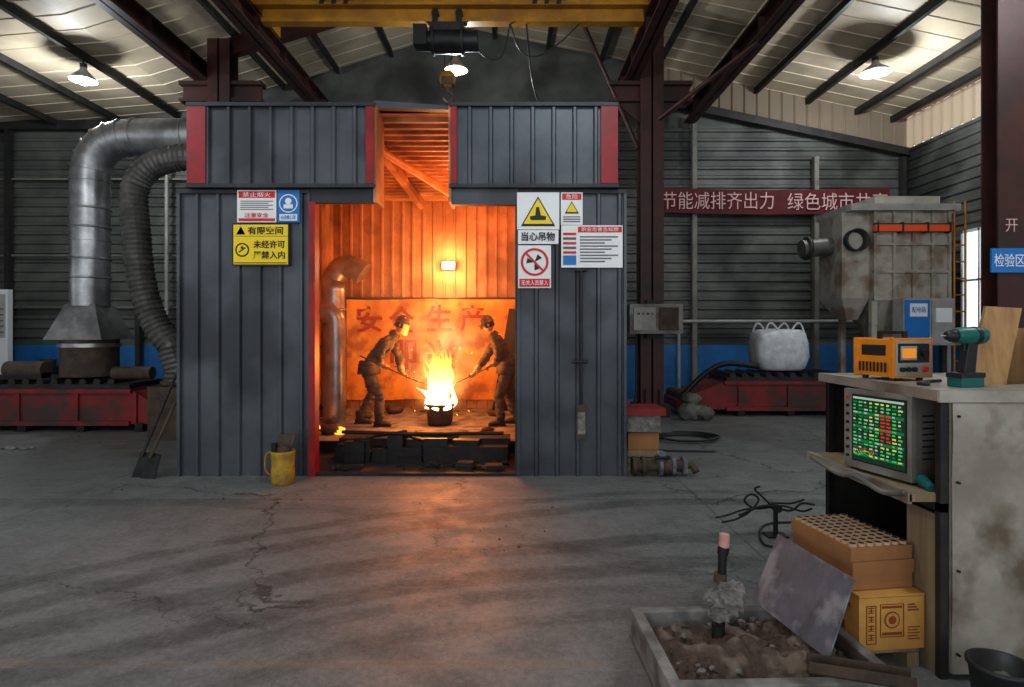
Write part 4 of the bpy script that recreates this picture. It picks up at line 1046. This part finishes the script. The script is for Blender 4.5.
b = B()
for i in range(44):
    x, y = random.choice([(random.uniform(-7, -4.2), random.uniform(8.3, 9.0)), (random.uniform(1.3, 3), random.uniform(6.9, 8)), (random.uniform(-.3, .6), random.uniform(4.2, 5)), (random.uniform(-4, .5), random.uniform(5.2, 6.3))])
    s_ = random.uniform(.004, .011); b.ball((x, y, s_ * .4), (s_, s_, s_ * .6), M_clay if i % 2 else M_rust, 8, 5, .5, 3, False)
b.done('floor_debris')
b = B()
for i in range(8):
    b.ball((-6.7 + i * .05, 7.9 + random.uniform(-.06, .06), .02), (.05, .04, .025), M_clay, 10, 6, .5, 3)
b.done('rag_pile')

# ------------------------------------------------------------------ workers
def build_worker(name, base, facing, side, lean, visor, step, scale):
    """local frame: +x forward, +y lateral (camera side once multiplied by side), z up"""
    root = empty(name, base)
    R = Matrix.Translation(Vector(base)) @ Matrix.Rotation(0 if facing > 0 else PI, 4, 'Z') @ Matrix.Scale(scale, 4)
    S = side
    def Lc(x, y, z): return Vector((x, y * S, z))
    l = lean
    hand_r = Lc(.26, .24, .94); hand_f = Lc(.54, .15, .80)
    J = {
        'pel': Lc(-l * .3, 0, .90), 'sp1': Lc(.02, 0, 1.03), 'sp2': Lc(.05 + l * .4, 0, 1.17), 'chest': Lc(.07 + l * .8, 0, 1.30), 'nb': Lc(.09 + l * 1.1, 0, 1.405), 'nk': Lc(.12 + l * 1.4, 0, 1.48),
        'shA': Lc(.07 + l * .9, .20, 1.345), 'elA': Lc(.04 + l * .6, .29, 1.10), 'wrA': Lc(.20, .265, .975),
        'shB': Lc(.07 + l * .9, -.20, 1.345), 'elB': Lc(.26 + l * .6, -.19, 1.09), 'wrB': Lc(.48, .08, .865),
        'hpA': Lc(-l * .3, .10, .84), 'anA': Lc(.03 + step * .25, .15, .11),
        'hpB': Lc(-l * .3, -.10, .84), 'anB': Lc(-.09 - step * .3, -.14, .11),
    }
    J['knA'] = Lc(.09 + step * .14, .125, .48); J['knB'] = Lc(.03 - step * .1, -.125, .49)
    verts = []; rad = []; edges = []
    def add(p, r): verts.append(p); rad.append(r); return len(verts) - 1
    add(J['pel'], (.150, .17)); add(J['sp1'], (.145, .165)); add(J['sp2'], (.145, .175)); add(J['chest'], (.14, .18)); add(J['nb'], (.078, .098)); add(J['nk'], (.054, .054))
    edges += [(0, 1), (1, 2), (2, 3), (3, 4), (4, 5)]
    for s in 'AB':
        a = add(J['sh' + s], (.088, .088)); m1 = add(J['sh' + s].lerp(J['el' + s], .5), (.078, .078)); e = add(J['el' + s], (.068, .068))
        m2 = add(J['el' + s].lerp(J['wr' + s], .45), (.062, .062)); w = add(J['wr' + s], (.046, .046))
        edges += [(3, a), (a, m1), (m1, e), (e, m2), (m2, w)]
        h = add(J['hp' + s], (.110, .110)); t = add(J['hp' + s].lerp(J['kn' + s], .5), (.102, .102)); k = add(J['kn' + s], (.084, .084))
        c = add(J['kn' + s].lerp(J['an' + s], .4), (.082, .082)); an = add(J['an' + s], (.070, .070))
        edges += [(0, h), (h, t), (t, k), (k, c), (c, an)]
    me = bpy.data.meshes.new('sk'); me.from_pydata(verts, edges, []); ob = bpy.data.objects.new('sk', me); sc.collection.objects.link(ob)
    md = ob.modifiers.new('s', 'SKIN'); md.use_smooth_shade = True; md.branch_smoothing = .6
    for i, v in enumerate(me.skin_vertices[0].data): v.radius = rad[i]; v.use_root = (i == 0)
    su = ob.modifiers.new('u', 'SUBSURF'); su.levels = 3; su.render_levels = 3
    bpy.context.view_layer.update()
    dg = bpy.context.evaluated_depsgraph_get(); ev = ob.evaluated_get(dg)
    m2_ = bpy.data.meshes.new_from_object(ev); bpy.data.objects.remove(ob)
    for mm in (M_jacket, M_trous, M_skin): m2_.materials.append(mm)
    nrm = [v.normal.copy() for v in m2_.vertices]
    for v, nn in zip(m2_.vertices, nrm):
        n = noise.noise(v.co * 12) * .018 + noise.noise(Vector((v.co.x * 5, v.co.y * 5, v.co.z * 26))) * .020
        if v.co.z < 1.42: v.co += nn * n
    for p in m2_.polygons:
        c = p.center; p.use_smooth = True
        p.material_index = 1 if (c.z < .86 and not (c.x > .24)) else 0
        if c.z > 1.455: p.material_index = 2
    m2_.transform(R)
    body = bpy.data.objects.new('body', m2_); sc.collection.objects.link(body); setp(body, root)
    b = B(); b.M = R
    vs = []; fs = []; n = 24
    for (dz, k) in ((.12, .98), (.03, 1.08), (-.08, 1.16), (-.085, 1.08)):
        for j in range(n):
            a = 2 * PI * j / n; vs.append((J['pel'].x + .02 + .155 * k * math.cos(a), .195 * k * math.sin(a), J['pel'].z + dz + .008 * math.sin(a * 5)))
    for i in range(3):
        for j in range(n): fs.append((i * n + j, i * n + (j + 1) % n, (i + 1) * n + (j + 1) % n, (i + 1) * n + j))
    b.geo(vs, fs, M_jacket, True)
    vs = []; fs = []
    for dz in (.075, .045):
        for j in range(n):
            a = 2 * PI * j / n; vs.append((J['pel'].x + .02 + .165 * math.cos(a), .207 * math.sin(a), J['pel'].z + dz))
    for j in range(n): fs.append((j, (j + 1) % n, n + (j + 1) % n, n + j))
    b.geo(vs, fs, M_boot, True)
    nk = J['nk']; nb = J['nb']
    b.tube([nb + Vector((-.005, 0, .0)), nb.lerp(nk, .75)], [.098, .074], M_jacket, 18, caps=False)
    for s in 'AB':
        w, e = J['wr' + s], J['el' + s]; d = (w - e).normalized()
        b.tube([w - d * .08, w - d * .03, w + d * .012], [.060, .055, .047], M_glove, 14)
        an = J['an' + s]
        b.tube([an + Vector((0, 0, .10)), an + Vector((0, 0, .0)), an + Vector((.01, 0, -.06))], [.072, .066, .057], M_boot, 16)
        b.tube([an + Vector((-.075, 0, -.062)), an + Vector((-.05, 0, -.058)), an + Vector((.04, 0, -.055)), an + Vector((.12, 0, -.068)), an + Vector((.175, 0, -.078)), an + Vector((.195, 0, -.085))], [.03, .046, .052, .046, .036, .015], M_boot, 14)
        b.box(an.x - .085, an.x + .19, an.y - .045, an.y + .045, 0, .022, M_boot)
    b.done('clothing_details', parent=root)
    d = (hand_f - hand_r).normalized()
    tip = hand_f + d * .46 + Vector((0, -.10 * S, 0.02)); tail = hand_r - d * .42
    b = B(); b.M = R; b.tube([tail, hand_r, hand_f, hand_f + d * .25 + Vector((0, -.03 * S, 0)), tip], .011, M_rust, 10)
    b.ball(tip, (.05, .04, .03), M_rust, 10, 8)
    b.done('skimmer_rod', parent=root)
    b = B(); b.M = R
    for (hp, wr) in ((hand_r, J['wrA']), (hand_f, J['wrB'])):
        w = (wr - hp); w = (w - d * w.dot(d)).normalized()
        q = d.cross(w).normalized()
        pc = hp + w * .032
        b.tube([wr, wr.lerp(pc, .5), pc, pc - w * .006], [.036, .040, .042, .030], M_glove, 12, flat=.75)
        b.tube([pc - d * .045, pc - d * .03, pc + d * .03, pc + d * .045], [.012, .026, .026, .012], M_glove, 12)
        for i, (of, ln) in enumerate(((-.036, .82), (-.012, .95), (.012, 1.0), (.036, .92))):
            pts = []; rs = []
            for k in range(7):
                a = -.5 + k / 6 * 3.6 * ln
                rr = .027
                pts.append(hp + d * of + (w * math.cos(a) + q * math.sin(a)) * rr * (1.15 if k < 2 else 1)); rs.append(.0115 - .0006 * k)
            rs[-1] = .006
            b.tube(pts, rs, M_glove, 8)
        pts = [pc + d * .03, pc + d * .055 - q * .018, hp + d * .058 - q * .028, hp + d * .05 - q * .022 - w * .02, hp + d * .045 - q * .004 - w * .026]
        b.tube(pts, [.015, .014, .013, .011, .006], M_glove, 8)
    b.done('hands', parent=root)
    hc = J['nk'] + Vector((.035, 0, .115)); tilt = .38
    H = R @ Matrix.Translation(hc) @ Matrix.Rotation(tilt, 4, 'Y')
    b = B(); b.M = H
    vs = []; fs = []; nu, nv = 28, 20
    for i in range(nv + 1):
        th = PI * i / nv
        for j in range(nu):
            a = 2 * PI * j / nu; dx, dy, dz = math.sin(th) * math.cos(a), math.sin(th) * math.sin(a), math.cos(th)
            x, y, z = dx * .095, dy * .076, dz * .118
            if z < 0: y *= 1 - .28 * (-z / .118) ** 1.2; x = x * (1 - .12 * (-z / .118)) + .018 * (-z / .118)
            if dx > .5 and -.1 < dz < .25: x -= .006 * (1 - abs(dy) * 1.2)
            vs.append((x, y, z))
    for i in range(nv):
        for j in range(nu): fs.append((i * nu + j, (i + 1) * nu + j, (i + 1) * nu + (j + 1) % nu, i * nu + (j + 1) % nu))
    b.geo(vs, fs, M_skin, True)
    b.tube([(.088, 0, .012), (.100, 0, -.010), (.114, 0, -.028), (.100, 0, -.036)], [.008, .011, .015, .008], M_skin, 10)
    for s in (-1, 1):
        b.ball((.083, s * .032, .012), (.011, .014, .009), M_eyew, 10, 8); b.ball((.0925, s * .031, .012), (.004, .006, .006), M_hair, 8, 6)
        b.tube([(.094, s * .014, .030), (.093, s * .032, .036), (.080, s * .050, .030)], [.003, .005, .003], M_hair, 6)
        b.ball((-.005, s * .078, -.005), (.018, .009, .030), M_skin, 10, 8)
    b.tube([(.092, -.024, -.060), (.100, 0, -.058), (.092, .024, -.060)], [.003, .006, .003], M_lips, 8)
    vs = []; fs = []
    for i in range(11):
        th = PI * .62 * i / 10
        for j in range(nu + 1):
            a = PI * .30 + (2 * PI - PI * .60) * j / nu
            vs.append((math.sin(th) * math.cos(a) * .101, math.sin(th) * math.sin(a) * .082, math.cos(th) * .124))
    for i in range(10):
        for j in range(nu): fs.append((i * (nu + 1) + j, (i + 1) * (nu + 1) + j, (i + 1) * (nu + 1) + j + 1, i * (nu + 1) + j + 1))
    b.geo(vs, fs, M_hair, True)
    b.done('head', parent=root)
    b = B(); b.M = H
    b.lathe([(.001, .145), (.05, .138), (.086, .110), (.105, .066), (.109, .045), (.128, .038), (.128, .030), (.104, .036)], (0, 0, 0), M_hat, 24)
    b.tube([(-.10, 0, .095), (-.05, 0, .135), (0, 0, .150), (.05, 0, .137), (.10, 0, .095)], [.006, .010, .011, .010, .006], M_hat, 8)
    b.prism([(.10, -.07, .034), (.160, -.04, .030), (.168, 0, .029), (.160, .04, .030), (.10, .07, .034)], (0, 0, .006), M_hat)
    b.done('hard_hat', parent=root)
    b = B(); b.M = H; vs = []; fs = []
    zt_ = .040 if visor else .035
    for j in range(13):
        a = -1.15 + 2.3 * j / 12
        vs += [(.138 * math.cos(a), .125 * math.sin(a), zt_), (.150 * math.cos(a), .13 * math.sin(a), -.13 if visor else -.03)]
    for j in range(12): fs.append((2 * j, 2 * j + 2, 2 * j + 3, 2 * j + 1))
    gm = mat('amber_visor', (1, .78, .42) if visor else (.05, .05, .05), rough=.12); gm.node_tree.nodes['Principled BSDF'].inputs['Alpha'].default_value = .6
    b.geo(vs, fs, gm, True); b.done('face_shield' if visor else 'goggles', parent=root)
    return root
build_worker('foundry_worker', (-2.09, 8.95, .15), 1, -1, .22, True, .45, .94)
build_worker('foundry_worker', (-.08, 9.0, .15), -1, 1, .10, False, .25, .94)

# ------------------------------------------------------------------ world
w = bpy.data.worlds.new('world'); sc.world = w; w.use_nodes = True
bg = w.node_tree.nodes['Background']; bg.inputs[0].default_value = (.90, .95, 1.0, 1); bg.inputs[1].default_value = 1.5
sc.view_settings.view_transform = 'Standard'
sc.view_settings.exposure = 0.12
sc.view_settings.gamma = 0.88
